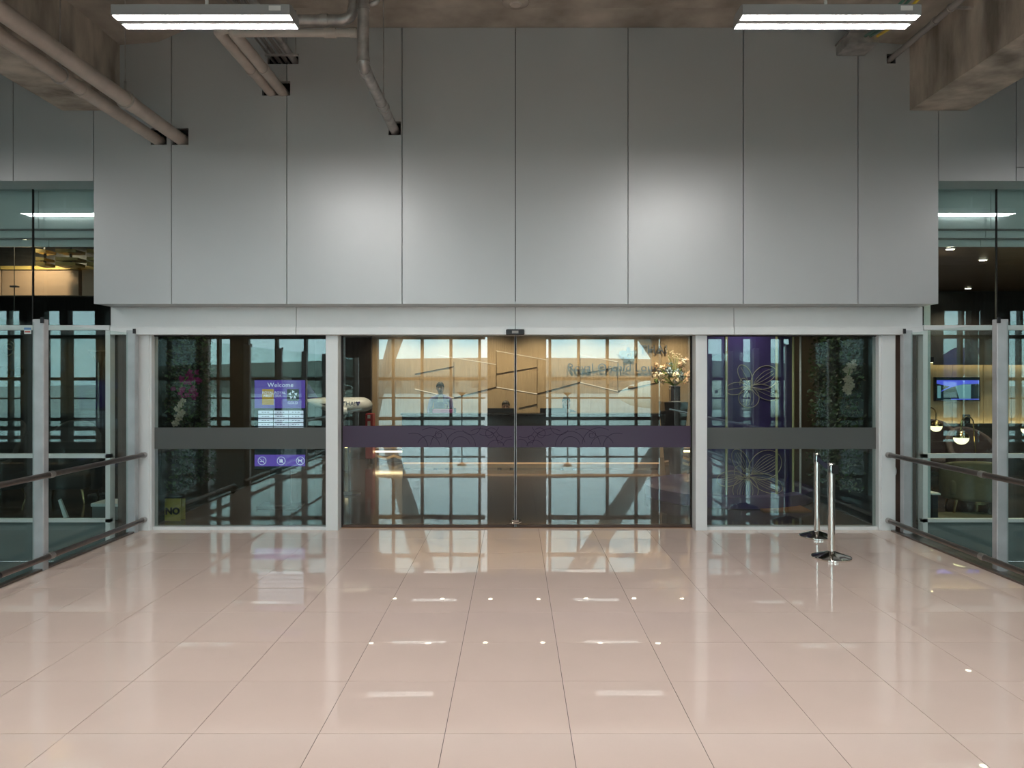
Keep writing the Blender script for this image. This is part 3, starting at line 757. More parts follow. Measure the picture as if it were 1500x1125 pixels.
def monitor(lab, px0, px1, d, star=False):
    a, b = PX(px0, d), PX(px1, d); zt = PZ(598, d)
    r = thing('monitor', lab, 'monitor', ((a+b)/2, d, .74), 'desk monitors')
    part(MB().bevbox(a, b, d, d+.035, .80, zt, .008, 1), 'screen_housing', M['black'], r)
    part(MB().box(a+.02, b-.02, d+.035, d+.037, .82, zt-.02), 'screen', M['screen_teal'], r)
    part(MB().box((a+b)/2-.03, (a+b)/2+.03, d+.01, d+.03, .752, .80), 'stand', M['black'], r)
    part(MB().box((a+b)/2-.11, (a+b)/2+.11, d-.05, d+.13, .74, .752), 'foot', M['black'], r)
    if star:
        cx, cz = a+.09, zt-.10
        for k in range(5):
            t = R(90+72*k); p = (cx+.035*math.cos(t), cz+.035*math.sin(t))
            part(MB().prism([(p[0]+.018*math.cos(t), p[1]+.018*math.sin(t)), (p[0]+.018*math.cos(t+2.3), p[1]+.018*math.sin(t+2.3)), (p[0]+.018*math.cos(t-2.3), p[1]+.018*math.sin(t-2.3))], d-.004, d+.001), 'star_segment', M['white'], r)
    return r
monitor('black monitor with white star emblem in front of the man in lavender', 629, 668, 13.98, True)
monitor('black monitor in front of the person whose dark hair just shows', 714, 753, 13.98)
monitor('black monitor in front of the person right of the door centre', 791, 830, 13.98)

# ---- people (one continuous skin mesh each, painted by region)
def person(lab, x, y, face_y, seat, headz, jacket, skin, lean=0.0, hair_long=False, badge=False, tilt=0.0):
    """staff sitting or standing behind the desk; faces -Y"""
    zs = headz-.24                                  # neck base
    hip = seat
    V = {}; pts = []; rad = []; edges = []
    def J(n, p, r): V[n] = len(pts); pts.append(p); rad.append(r)
    J('pelvis', (0, 0, hip), (.16, .12)); J('waist', (0, -.01, hip+.18), (.145, .105)); J('chest', (0, -.02+lean*.5, zs-.16), (.17, .115))
    J('upper', (0, -.02+lean, zs-.04), (.10, .08)); J('neck', (0, -.03+lean, zs+.03), (.054, .056))
    J('jaw', (tilt*.3, -.055+lean, zs+.085), (.060, .070)); J('head', (tilt*.6, -.05+lean, zs+.15), (.076, .092)); J('crown', (tilt, -.04+lean, zs+.215), (.062, .075))
    edges += [('pelvis', 'waist'), ('waist', 'chest'), ('chest', 'upper'), ('upper', 'neck'), ('neck', 'jaw'), ('jaw', 'head'), ('head', 'crown')]
    for s, t in ((-1, 'l'), (1, 'r')):
        J('sh'+t, (s*.185, -.01+lean, zs-.075), (.062, .060)); J('el'+t, (s*.235, -.09+lean, zs-.34), (.046, .046))
        J('wr'+t, (s*.13, -.30+lean, zs-.42), (.030, .027)); J('pa'+t, (s*.10, -.37+lean, zs-.43), (.036, .018))
        edges += [('upper', 'sh'+t), ('sh'+t, 'el'+t), ('el'+t, 'wr'+t), ('wr'+t, 'pa'+t)]
        for q, (ox, ln) in enumerate(((-.030, .065), (-.010, .08), (.010, .075), (.028, .06))):
            J('f%d%s' % (q, t), (s*.10+ox, -.37+lean-.05, zs-.435), (.009, .009)); J('g%d%s' % (q, t), (s*.10+ox*1.1, -.37+lean-.02-ln, zs-.455), (.008, .008))
            edges += [('pa'+t, 'f%d%s' % (q, t)), ('f%d%s' % (q, t), 'g%d%s' % (q, t))]
        J('th'+t, (s*.10-s*.055, -.37+lean, zs-.44), (.010, .010)); J('ti'+t, (s*.10-s*.07, -.41+lean, zs-.45), (.009, .009)); edges += [('pa'+t, 'th'+t), ('th'+t, 'ti'+t)]
        if seat < .7:
            kn = (s*.12, -.42, hip+.02); an = (s*.12, -.40, .09)
        else:
            kn = (s*.10, -.02, hip*.52); an = (s*.11, .02, .09)
        J('hp'+t, (s*.09, -.01, hip-.04), (.095, .095)); J('kn'+t, kn, (.062, .062)); J('an'+t, an, (.042, .042)); J('to'+t, (an[0], an[1]-.16, .045), (.042, .035))
        edges += [('pelvis', 'hp'+t), ('hp'+t, 'kn'+t), ('kn'+t, 'an'+t), ('an'+t, 'to'+t)]
    me = bpy.data.meshes.new('person'); me.from_pydata(pts, [(V[a_], V[b_]) for a_, b_ in edges], [])
    o = bpy.data.objects.new('person', me); COL.objects.link(o)
    sk = o.modifiers.new('skin', 'SKIN'); sk.use_smooth_shade = True
    for i, sv in enumerate(me.skin_vertices[0].data): sv.radius = rad[i]; sv.use_root = (i == 0)
    o.modifiers.new('sub', 'SUBSURF').levels = 2
    bpy.context.view_layer.update()
    nm = bpy.data.meshes.new_from_object(o.evaluated_get(bpy.context.evaluated_depsgraph_get()))
    o.modifiers.clear(); o.data = nm; nm.materials.clear()
    for m in (jacket, skin, M['trouser'], M['hair'], M['white']): nm.materials.append(m)
    for p in nm.polygons:
        c = p.center; p.use_smooth = True
        if c.z > zs+.028: p.material_index = 1
        elif c.y < -.325+lean and c.z > hip+.06 and c.z > zs-.6 and abs(c.x) < .22: p.material_index = 1
        elif c.z < hip+.04: p.material_index = 2
        elif abs(c.x) < .035 and c.y < -.05+lean and c.z > zs-.12: p.material_index = 4
        else: p.material_index = 0
    o.location = (x, y, 0); tag(o, lab, 'person', 'lounge staff at the reception desk')
    hx = tilt*.6; hy = -.05+lean; hz = zs+.15
    hb = MB().sphere((x+hx+tilt*.2, y+hy+.018, hz+.030), .098, 16, 12, (.84, 1.0, 1.02))
    if hair_long: hb.sphere((x+hx, y+hy+.055, hz-.05), .09, 14, 10, (.85, .6, 1.3))
    # trim the hair away from the face
    keep = MB(); 
    for f in hb.f:
        cx_ = sum(hb.v[i][1] for i in f)/len(f)-(y+hy); cz_ = sum(hb.v[i][2] for i in f)/len(f)-hz
        if not (cx_ < -.02 and cz_ < .058): keep._add([hb.v[i] for i in f], [tuple(range(len(f)))])
    def lp(mb, nm_, m_, sm=False): 
        q = link(nm_, mb.mesh(nm_, m_, (x, y, 0), sm), o); return q
    lp(keep, 'hair', M['hair'])
    for s in (-1, 1):
        lp(MB().sphere((x+hx+s*.030, y+hy-.082, hz+.005), .011, 10, 6, (1.2, .5, .7)), 'eye', M['hair'], True)
        lp(MB().sphere((x+hx+s*.076, y+hy+.005, hz-.01), .026, 10, 8, (.35, .6, 1.1)), 'ear', skin, True)
        lp(MB().tube([(x+hx+s*.016, y+hy-.088, hz+.026), (x+hx+s*.045, y+hy-.080, hz+.026)], .004, 6), 'eyebrow', M['hair'])
    lp(MB().tube([(x+hx, y+hy-.086, hz+.012), (x+hx, y+hy-.104, hz-.022), (x+hx, y+hy-.088, hz-.032)], [.007, .013, .010], 8), 'nose', skin, True)
    lp(MB().tube([(x+hx-.024, y+hy-.076, hz-.057), (x+hx, y+hy-.084, hz-.060), (x+hx+.024, y+hy-.076, hz-.057)], .005, 6), 'mouth', M['plum_bench'])
    if badge: lp(MB().box(x+.09, x+.135, y-.165+lean, y-.155+lean, zs-.26, zs-.17), 'name_badge', M['white'])
    return o
person('person in lavender jacket with white shirt and badge behind the left monitor', PX(646, 14.75), 14.75, 0, .82, PZ(562, 14.75), M['lav'], M['skin2'], -.03, False, True, -.012)
person('person with black hair bent low behind the middle monitor', PX(741, 14.75), 14.75, 0, .50, PZ(589, 14.75), M['trouser'], M['skin'], -.06, True)
person('person with dark hair looking down behind the right monitor', PX(830, 14.75), 14.75, 0, .60, PZ(583, 14.75), M['trouser'], M['skin2'], -.05, True, False, -.02)
solo(MB().bevbox(PX(634, 13.6), PX(664, 13.6), 13.52, 13.72, 1.03, 1.10, .01), 'folder_stack', M['pinkbag'], 'magenta folders on the desk before the man in lavender', 'folders')

# ---- black tapered pedestal, vase, flowers
YF = 12.3
zp = PZ(589, YF); xl, xr = PX(972, YF), PX(1007, YF)
mb = MB(); w0, w1 = .5*(xr-xl), .5*(xr-xl)-.11; cx = (xl+xr)/2
mb._add([(cx-w1, YF, 0), (cx+w1, YF, 0), (cx+w1, YF+.36, 0), (cx-w1, YF+.36, 0), (cx-w0, YF-.06, zp), (cx+w0, YF-.06, zp), (cx+w0, YF+.42, zp), (cx-w0, YF+.42, zp)],
        [(0,3,2,1),(4,5,6,7),(0,1,5,4),(1,2,6,5),(2,3,7,6),(3,0,4,7)])
solo(mb, 'pedestal', M['blackstone'], 'black tapered pedestal carrying the flower vase', 'pedestal')
vx0, vx1 = PX(983, YF), PX(997, YF); vz1 = PZ(565, YF)
vs = thing('vase', 'square smoked glass vase on the black pedestal', 'vase', ((vx0+vx1)/2, YF+.1, zp))
part(MB().bevbox(vx0, vx1, YF+.02, YF+.02+(vx1-vx0), zp, vz1, .006, 1), 'body', M['clearvase'], vs)
part(MB().bevbox(vx0-.006, vx1+.006, YF+.014, YF+.026+(vx1-vx0), vz1-.012, vz1, .003, 1), 'rim', M['steel'], vs)
part(MB().bevbox(vx0-.006, vx1+.006, YF+.014, YF+.026+(vx1-vx0), zp, zp+.015, .003, 1), 'foot', M['steel'], vs)
fa = thing('flower_arrangement', 'large arrangement of cream and peach flowers in the smoked vase', 'flowers', ((vx0+vx1)/2, YF+.1, vz1))
fx, fy = (vx0+vx1)/2, YF+.1
def flower(px, py, r, m, dy=0.0, n=26):
    c = Vector((PX(px, YF), fy+dy, PZ(py, YF))); mb = MB()
    for k in range(n):
        u = random.uniform(-1, 1); t = random.uniform(0, 2*math.pi); q = math.sqrt(1-u*u)
        dr = Vector((q*math.cos(t), q*math.sin(t), u)); p = c+dr*r*random.uniform(.55, 1)
        a1 = dr.orthogonal().normalized(); a2 = dr.cross(a1); sz = r*.38
        mb._add([p-a1*sz-dr*sz*.5, p+a2*sz*.8, p+a1*sz-dr*sz*.5, p-a2*sz*.8, p+dr*sz*.5], [(0,1,4),(1,2,4),(2,3,4),(3,0,4)])
    part(mb, 'bloom', m, fa)
    part(MB().tube([(fx, fy, vz1-.02), (fx*.6+c.x*.4, fy+dy*.4, vz1*.6+c.z*.4+.02), tuple(c)], .006, 6), 'stem', M['stemgreen'], fa)
for px, py, r, m, dy in ((963, 535, .055, 'peach', 0), (969, 540, .05, 'bloom', -.05), (975, 538, .06, 'peach', .05), (960, 549, .06, 'bloom', -.05), (968, 550, .07, 'bloom', -.08),
    (989, 554, .10, 'bloom', -.12), (998, 534, .06, 'peach', 0), (1004, 530, .06, 'bloom', 0), (1009, 527, .05, 'peach', .03), (1002, 540, .07, 'peach', .05), (1010, 549, .07, 'peach', 0),
    (1014, 556, .06, 'bloom', .05), (1006, 558, .06, 'peach', -.05), (978, 548, .05, 'bloom', 0), (962, 558, .045, 'stemgreen', -.05), (975, 559, .05, 'bloom', .04), (1016, 545, .05, 'peach', .08)):
    flower(px, py, r, M[m], dy)
for px, py, r, dy in ((982, 545, .09, 0), (994, 546, .09, .04), (984, 536, .07, .05), (1000, 552, .08, .03)): flower(px, py, r, M['bluegrey'], dy, 22)
for k in range(9):
    px = 978+k*2.6; py = 514+random.uniform(-4, 12)
    part(MB().tube([(fx, fy, vz1), (PX((px+990)/2, YF), fy, PZ((py+560)/2-6, YF)), (PX(px, YF), fy+random.uniform(-.1, .1), PZ(py, YF))], .003, 5), 'twig', M['stemgreen'], fa)
    flower_mb = MB()
    for q in range(5): flower_mb.sphere((PX(px+random.uniform(-2, 2), YF), fy, PZ(py+random.uniform(-1, 5), YF)), .009, 6, 4)
    part(flower_mb, 'bud_spray', M['bloom'], fa)

# ---- LED consoles with chevron fronts
def console(lab, px0, px1, d, ledy, m2, y1):
    a, b = PX(px0, d), PX(px1, d); z = PZ(ledy, d)
    r = thing('lit_console', lab, 'console', ((a+b)/2, d+.2, 0))
    part(MB().bevbox(a, b, d, d+.4, z+.015, z+.06, .005, 1), 'top', M['chevron'], r)
    part(MB().box(a+.01, b-.01, d+.01, d+.035, z-.015, z+.012), 'light_strip', M['led'], r)
    part(MB().box(a+.02, b-.02, d+.10, d+.4, 0.0, z+.015), 'body', M['chevdark'], r)
    n = max(2, int((b-a)/.16)); w_ = (b-a-.04)/n
    zz = .03
    while zz < z-.1:
        for k in range(n):
            x0 = a+.02+k*w_; s = 1 if k % 2 else -1; h = .05
            z0, z1 = (zz, zz+.06) if s > 0 else (zz+.06, zz)
            part(MB().prism([(x0, z0), (x0+w_, z1), (x0+w_, z1+h), (x0, z0+h)], d+.085, d+.102), 'chevron_slat', M['chevron'] if m2 else M['oak'], r)
        zz += .10
    return r
console('low console with warm light strip left of the reception desk', 549, 590, 14.6, 661.5, False, 0)
console('low console with chevron front and warm light strip right of the desk', 995, 1052, 13.6, 661, True, 0)

# ---- model aircraft on the left
def aircraft(name, lab, cat, nose, L, rad, dirx, mats, stand=False, windows=False, group=None):
    """nose at `nose`, fuselage along -dirx*X"""
    r = thing(name, lab, cat, (nose[0]-dirx*L/2, nose[1], nose[2]-rad*2.2))
    prof = [(.02, 0), (.35, .012), (.62, .035), (.85, .075), (.97, .12), (1, .17), (1, .60), (.93, .70), (.74, .80), (.48, .90), (.25, .97), (.05, 1.0)]
    mb = MB(); vs = []; n = 24
    for q, t in prof:
        dz = -rad*.12*(1-min(1, t/.12)) + rad*.55*max(0, (t-.62)/.38)**1.4
        for k in range(n):
            a_ = 2*math.pi*k/n; vs.append((nose[0]-dirx*L*t, nose[1]+rad*q*math.cos(a_), nose[2]+rad*q*math.sin(a_)+dz))
    m_ = len(prof); mb._add(vs, [(i*n+k, i*n+(k+1)%n, (i+1)*n+(k+1)%n, (i+1)*n+k) for i in range(m_-1) for k in range(n)]+[tuple(range(n)), tuple((m_-1)*n+k for k in range(n))])
    part(mb, 'fuselage', mats[0], r, True)
    X = lambda t: nose[0]-dirx*L*t
    for s in (-1, 1):
        y0 = nose[1]+s*rad*.5
        w_ = MB()._add([(X(.36), y0, nose[2]-rad*.5), (X(.56), y0, nose[2]-rad*.5), (X(.66), y0+s*L*.44, nose[2]+rad*.3), (X(.62), y0+s*L*.44, nose[2]+rad*.3),
                        (X(.36), y0, nose[2]-rad*.3), (X(.56), y0, nose[2]-rad*.36), (X(.66), y0+s*L*.44, nose[2]+rad*.34), (X(.62), y0+s*L*.44, nose[2]+rad*.34)],
                       [(0,3,2,1),(4,5,6,7),(0,1,5,4),(1,2,6,5),(2,3,7,6),(3,0,4,7)])
        part(w_, 'wing', mats[0], r)
        t_ = MB()._add([(X(.88), nose[1]+s*rad*.2, nose[2]+rad*.3), (X(.97), nose[1]+s*rad*.2, nose[2]+rad*.3), (X(1.02), nose[1]+s*L*.16, nose[2]+rad*.5), (X(.98), nose[1]+s*L*.16, nose[2]+rad*.5),
                        (X(.88), nose[1]+s*rad*.2, nose[2]+rad*.4), (X(.97), nose[1]+s*rad*.2, nose[2]+rad*.36), (X(1.02), nose[1]+s*L*.16, nose[2]+rad*.53), (X(.98), nose[1]+s*L*.16, nose[2]+rad*.53)],
                       [(0,3,2,1),(4,5,6,7),(0,1,5,4),(1,2,6,5),(2,3,7,6),(3,0,4,7)])
        part(t_, 'tailplane', mats[0], r)
        ey = y0+s*L*.13; e = MB(); pr = [(.40, 0), (.50, .12), (.52, .4), (.44, .8), (.25, 1.0)]
        vs = []
        for q, t in pr:
            for k in range(16):
                a_ = 2*math.pi*k/16; vs.append((X(.33)-dirx*L*.13*t, ey+rad*q*math.cos(a_), nose[2]-rad*.78+rad*q*math.sin(a_)))
        e._add(vs, [(i*16+k, i*16+(k+1)%16, (i+1)*16+(k+1)%16, (i+1)*16+k) for i in range(4) for k in range(16)]+[tuple(range(16)), tuple(64+k for k in range(16))])
        part(e, 'engine', mats[0], r, True)
    fin = MB()._add([(X(.80), nose[1]-rad*.06, nose[2]+rad*.85), (X(.96), nose[1]-rad*.06, nose[2]+rad*.7), (X(1.03), nose[1]-rad*.03, nose[2]+rad*2.9), (X(.95), nose[1]-rad*.03, nose[2]+rad*2.9),
                     (X(.80), nose[1]+rad*.06, nose[2]+rad*.85), (X(.96), nose[1]+rad*.06, nose[2]+rad*.7), (X(1.03), nose[1]+rad*.03, nose[2]+rad*2.9), (X(.95), nose[1]+rad*.03, nose[2]+rad*2.9)],
                    [(0,3,2,1),(4,5,6,7),(0,1,5,4),(1,2,6,5),(2,3,7,6),(3,0,4,7)])
    part(fin, 'tail_fin', mats[1], r)
    return r, X
nz = PZ(592.5, 10.6); nr = .105
ac, X = aircraft('model_aircraft', 'white model aircraft on a stand left of the entrance', 'model aircraft', (PX(546, 10.6), 10.6, nz), .98, nr, 1, (M['modelwhite'], M['purple']))
text_part('THAI', .085, M['navy'], ac, PX(513.5, 10.6), 10.6-nr-.002, nz-.012, depth=.002)
for k in range(3):
    t = R(30+120*k); cx_, cz_ = PX(526.5, 10.6)+.018*math.cos(t), nz+.022+.018*math.sin(t)
    part(MB().lathe([(.017, -.002), (.017, .002)], (cx_, 10.6-nr-.004, cz_), 'y', 12), 'emblem_petal', M['navy' if k else 'purple'], ac)
part(MB().tube([(PX(512, 10.6), 10.6, .03), (PX(510, 10.6), 10.6, nz-nr*.9)], .018, 10), 'stand_pole', M['black'], ac)
part(MB().lathe([(.16, 0), (.16, .02), (.03, .04)], (PX(512, 10.6), 10.6, 0), 'z', 24), 'stand_base', M['black'], ac, True)
# red cabinet
rc = thing('fire_cabinet', 'red fire equipment cabinet with white labels behind the model aircraft', 'cabinet', (PX(541, 14.3), 14.5, 0))
part(MB().bevbox(PX(535, 14.3), PX(546, 14.3), 14.3, 14.55, .10, PZ(606, 14.3), .01, 1), 'body', M['red'], rc)
part(MB().box(PX(538.5, 14.3), PX(542.5, 14.3), 14.29, 14.3, PZ(613, 14.3), PZ(608, 14.3)), 'label_plate', M['paper'], rc)
part(MB().box(PX(538.5, 14.3), PX(542.5, 14.3), 14.29, 14.3, PZ(625, 14.3), PZ(617, 14.3)), 'label_plate', M['paper'], rc)
for dx in (.0, .1): part(MB().box(PX(535, 14.3)+dx, PX(535, 14.3)+dx+.04, 14.32, 14.53, 0, .10), 'foot', M['black'], rc)
# side niche lamp reflections: two small niches at the left wall
for k, (px, d, py) in enumerate(((508, 13.2, 668), (541, 15.2, 664))):
    nl = thing('niche_lamp', ('narrow', 'distant')[k]+' warm wall lamp low at the left side of the entrance', 'lamp', (PX(px, d), d, .2))
    part(MB().bevbox(PX(px, d)-.05, PX(px, d)+.05, d, d+.06, .0, .62, .01, 1), 'box', M['brass'], nl)
    part(MB().box(PX(px, d)-.035, PX(px, d)+.035, d-.004, d, .42, .5), 'glow_plate', M['globe'], nl)

# ---- welcome display totem
YT = 9.55
def tx(px): return PX(px, YT)
def tz(py): return PZ(py, YT)
tt = thing('display_totem', 'tall purple welcome display screen behind the left fixed glass', 'display', (tx(410), YT+.05, 0))
part(MB().bevbox(tx(372.5), tx(448), YT, YT+.08, tz(688), tz(556), .004, 1), 'housing', M['black'], tt)
part(MB().box(tx(425), tx(395), YT+.02, YT+.07, .03, tz(688)), 'stand', M['black'], tt)
part(MB().bevbox(tx(380), tx(440), YT-.12, YT+.22, 0, .03, .005, 1), 'foot', M['black'], tt)
def scr(a, b, c, d, m, nm='screen_area', dy=.002): return part(MB().box(tx(a), tx(b), YT-dy, YT+.001, tz(d), tz(c)), nm, M[m], tt)
scr(373, 447, 557, 598, 'screen_p'); scr(373, 447, 666, 683, 'screen_p2'); scr(373, 447, 598, 666, 'screen_k'); scr(373, 447, 683, 687, 'screen_k')
text_part('Welcome', (tz(556)-tz(566))*.92, M['screen_w'], tt, tx(411), YT-.004, tz(567), depth=.0008, spacing=1.05)
scr(384, 401, 570, 593, 'screen_gold', 'gold_tile', .004)
for t, x, y in (('ROYAL', 392.5, 577), ('FIRST', 392.5, 581.5), ('ROYAL', 410.5, 577), ('SILK', 408, 581.5), ('GOLD', 429, 592)):
    text_part(t, .047, M['screen_w'], tt, tx(x), YT-.006, tz(y), depth=.0006)
scr(420.5, 438, 570, 587, 'screen_k', 'dark_tile', .004)
for k in range(5):
    t = R(90+72*k); cx, cz = tx(429.3)+.040*math.cos(t), tz(578.5)+.040*math.sin(t)
    q = [(0.024, .4), (.024, 2.6), (.010, 3.6), (.026, 4.6)]
    part(MB().prism([(cx+r_*math.cos(t+a_), cz+r_*math.sin(t+a_)) for r_, a_ in q], YT-.0065, YT-.004), 'star_segment', M['screen_w'], tt)
for rr in range(8):
    for cc in range(3):
        x0 = (378.5, 401, 423)[cc]; y0 = 601.5+rr*6.0
        if y0 > 662: break
        scr(x0, x0+21.5, y0, y0+4.6, 'screen_w', 'table_cell', .004)
        for q in range(3):
            xx = x0+5+q*4; scr(xx, xx+random.uniform(2, 3.4), y0+2.0, y0+2.9, 'screen_k', 'cell_text', .0055)
def ring(px, py, r):
    cx, cz = tx(px), tz(py)
    part(MB().tube([(cx+r*math.cos(R(a_)), YT-.004, cz+r*math.sin(R(a_))) for a_ in range(0, 361, 15)], .0035, 5, False), 'icon_ring', M['screen_w'], tt)
    part(MB().tube([(cx-r*.7, YT-.004, cz+r*.7), (cx+r*.7, YT-.004, cz-r*.7)], .0032, 5), 'icon_bar', M['screen_w'], tt)
    return cx, cz
cx, cz = ring(384, 675, .052); part(MB().box(cx-.028, cx+.024, YT-.0045, YT-.002, cz-.014, cz-.003), 'icon_cigarette', M['screen_w'], tt)
part(MB().tube([(cx+.020, YT-.004, cz+.004), (cx+.012, YT-.004, cz+.014), (cx+.022, YT-.004, cz+.024)], .0025, 5), 'icon_smoke', M['screen_w'], tt)
cx, cz = ring(412, 675, .052); part(MB().prism([(cx-.024, cz-.022), (cx+.024, cz-.022), (cx+.020, cz+.018), (cx+.008, cz+.018), (cx, cz+.026), (cx-.008, cz+.018), (cx-.020, cz+.018)], YT-.0045, YT-.002), 'icon_food', M['screen_w'], tt)
cx, cz = ring(440, 675, .052)
part(MB().prism([(cx-.028, cz-.024), (cx-.020, cz-.024), (cx-.014, cz-.004), (cx+.012, cz-.004), (cx+.016, cz-.024), (cx+.024, cz-.024), (cx+.022, cz+.008), (cx+.03, cz+.022), (cx+.016, cz+.022), (cx+.008, cz+.010), (cx-.020, cz+.010), (cx-.03, cz+.024)], YT-.0045, YT-.002), 'icon_dog', M['screen_w'], tt)
# yellow floor sign
ysn = thing('floor_sign', 'small yellow floor sign with black letters at the foot of the left green wall', 'sign', (-4.02, 8.67, 0))
yz0, yz1 = 0.0, .27
part(MB().box(-4.115, -3.93, 8.61, 8.62, max(.004, yz0), yz1), 'front_board', M['yellow'], ysn)
part(MB().box(-4.115, -3.93, 8.73, 8.74, .0, yz1-.02), 'rear_board', M['yellow'], ysn)
part(MB().box(-4.115, -3.93, 8.605, 8.745, yz1, yz1+.012), 'top_hinge', M['black'], ysn)
text_part('NO', .105, M['black'], ysn, -4.022, 8.608, (max(.004, yz0)+yz1)/2-.05, depth=.002, offset=.006)

# ---- green walls with orchids
def green_wall(s, lab, y0, y1, seed):
    rnd = random.Random(seed); x = s*4.165; xi = s*4.05
    r = thing('green_wall', lab, 'plant wall', (s*4.1, (y0+y1)/2, .10))
    A, B = sorted((x, xi)); part(MB().box(A, B, y0, y1, .34, 2.70), 'planting_felt', M['soil'], r)
    part(MB().box(min(x, x-s*.03), max(x, x-s*.03), y0, y1, 0, .34), 'planter_base', M['black'], r)
    for nm, m, cnt, sz in (('foliage', M['leaf'], 2600, .055), ('foliage_accent', M['leaf2'], 1500, .045)):
        mb = MB()
        for k in range(cnt):
            c = Vector((xi-s*rnd.uniform(0, .16), rnd.uniform(y0, y1), rnd.uniform(.36, 2.7)))
            if nm != 'foliage' and math.sin(c.y*7+c.z*3)+math.sin(c.z*5) < .1: continue
            d1 = Vector((-s*rnd.uniform(.2, 1), rnd.uniform(-1, 1), rnd.uniform(-1, .7))).normalized(); d2 = d1.orthogonal().normalized()
            d2 = Matrix.Rotation(rnd.uniform(0, 6.28), 3, d1) @ d2; q = sz*rnd.uniform(.5, 1.2)
            mb._add([c, c+d1*q*.5+d2*q*.28, c+d1*q, c+d1*q*.5-d2*q*.28], [(0,1,2),(0,2,3)])
        o = part(mb, nm, m, r); o['kind'] = 'stuff'
    # front edge foliage facing the glass
    return r
green_wall(-1, 'dark planted green wall left of the welcome display', 8.40, 9.55, 3)
green_wall(1, 'dark planted green wall at the right end of the entrance', 8.40, 9.75, 4)
def orchid_spray(lab, pts, m, rad):
    c = pts[0]; r = thing('orchid_spray', lab, 'orchids', c)
    part(MB().tube(pts, .006, 6), 'stem', M['stemgreen'], r)
    for p in pts:
        for k in range(4):
            q = Vector(p)+Vector((random.uniform(-1, 1), random.uniform(-1, 1), random.uniform(-1, 1)))*rad
            mb = MB()
            for j in range(5):
                a_ = 2*math.pi*j/5+random.random(); u = Vector((math.cos(a_), 0, math.sin(a_))); v = Vector((-math.sin(a_), 0, math.cos(a_)))
                z_ = .034; y_ = Vector((0, -.012, 0))
                mb._add([q, q+u*z_*.6+v*z_*.45+y_, q+u*z_*1.15+y_*.3, q+u*z_*.6-v*z_*.45+y_], [(0,1,2,3)])
            part(mb, 'bloom', m, r)
d0 = 8.95
def ob(px, py, d): return (PX(px, d), d, PZ(py, d))
orchid_spray('magenta orchid cluster in the left green wall', [ob(262, 575, 8.58), ob(268, 560, 8.58), ob(275, 552, 8.62), ob(282, 550, 8.66), ob(287, 560, 8.66), ob(280, 570, 8.62), ob(272, 578, 8.58), ob(284, 578, 8.66)], M['magenta'], .06)
orchid_spray('cream orchid spray trailing in the left green wall', [ob(268, 590, 8.42), ob(264, 600, 8.42), ob(262, 610, 8.42), ob(260, 620, 8.42)], M['orchidwhite'], .035)
orchid_spray('cream orchid spray hanging in the right green wall', [ob(1247, 532, 8.42), ob(1244, 545, 8.42), ob(1241, 556, 8.42), ob(1243, 566, 8.42), ob(1240, 574, 8.42)], M['orchidwhite'], .04)
solo(MB().box(3.15, 3.75, 9.25, 9.75, -.004, .012), 'floor_mat', M['orange'], 'dull orange mat on the floor beside the right green wall', 'mat')

# ---- purple curved partition with orchid drawing
pc, pr = (3.05, 10.55), 1.0
def P(ang, z, dr=0.0): return (pc[0]+(pr+dr)*math.cos(R(ang)), pc[1]+(pr+dr)*math.sin(R(ang)), z)
pt = thing('curved_partition', 'curved purple partition with gold strips and orchid line drawing behind the right glass', 'partition', (pc[0], pc[1], 0))
a0, a1, nn = -122, -48, 24
vs = []; fs = []
for i in range(nn+1):
    a_ = a0+(a1-a0)*i/nn; vs += [P(a_, .16), P(a_, 2.70), P(a_, 2.70, -.05), P(a_, .16, -.05)]
for i in range(nn):
    for k in range(4): fs.append((i*4+k, i*4+(k+1)%4, i*4+4+(k+1)%4, i*4+4+k))
fs += [(0,3,2,1), (nn*4, nn*4+1, nn*4+2, nn*4+3)]
part(MB()._add(vs, fs), 'curved_wall', M['purple'], pt, True)
part(MB().lathe([(1.16, 0), (1.16, .15), (1.14, .16)], (pc[0], pc[1], 0), 'z', 64), 'plinth', M['purple'], pt, True)
def ang_of(px):     # angle on the drum seen at that pixel column
    best = None
    for i in range(0, 801):
        a_ = a0+(a1-a0)*i/800; p = P(a_, 1); q = 754+F*p[0]/p[1]
        if best is None or abs(q-px) < best[0]: best = (abs(q-px), a_, p[1])
    return best[1], best[2]
for px in (1064, 1137, 1161):
    a_, _ = ang_of(px)
    part(MB().tube([P(a_, .16, .008), P(a_, 2.70, .008)], .018, 8), 'gold_strip', M['gold'], pt)
solo(MB().tube([(PX(1172.5, 9.7), 9.7, 0), (PX(1172.5, 9.7), 9.7, 2.78)], .014, 10), 'slim_pole', M['white'], 'slim pale pole beside the purple partition', 'pole', True)
def drum_curve(pts, rr=.0045):
    out = []
    for px, py in pts:
        a_, d = ang_of(px); out.append(P(a_, PZ(py, d), .006))
    part(MB().tube(out, rr, 5), 'orchid_line', M['goldline'], pt)
def bez(p0, p1, p2, p3, n=12):
    return [tuple((1-t)**3*a_+3*(1-t)**2*t*b_+3*(1-t)*t*t*c_+t**3*d_ for a_, b_, c_, d_ in zip(p0, p1, p2, p3)) for t in [i/n for i in range(n+1)]]
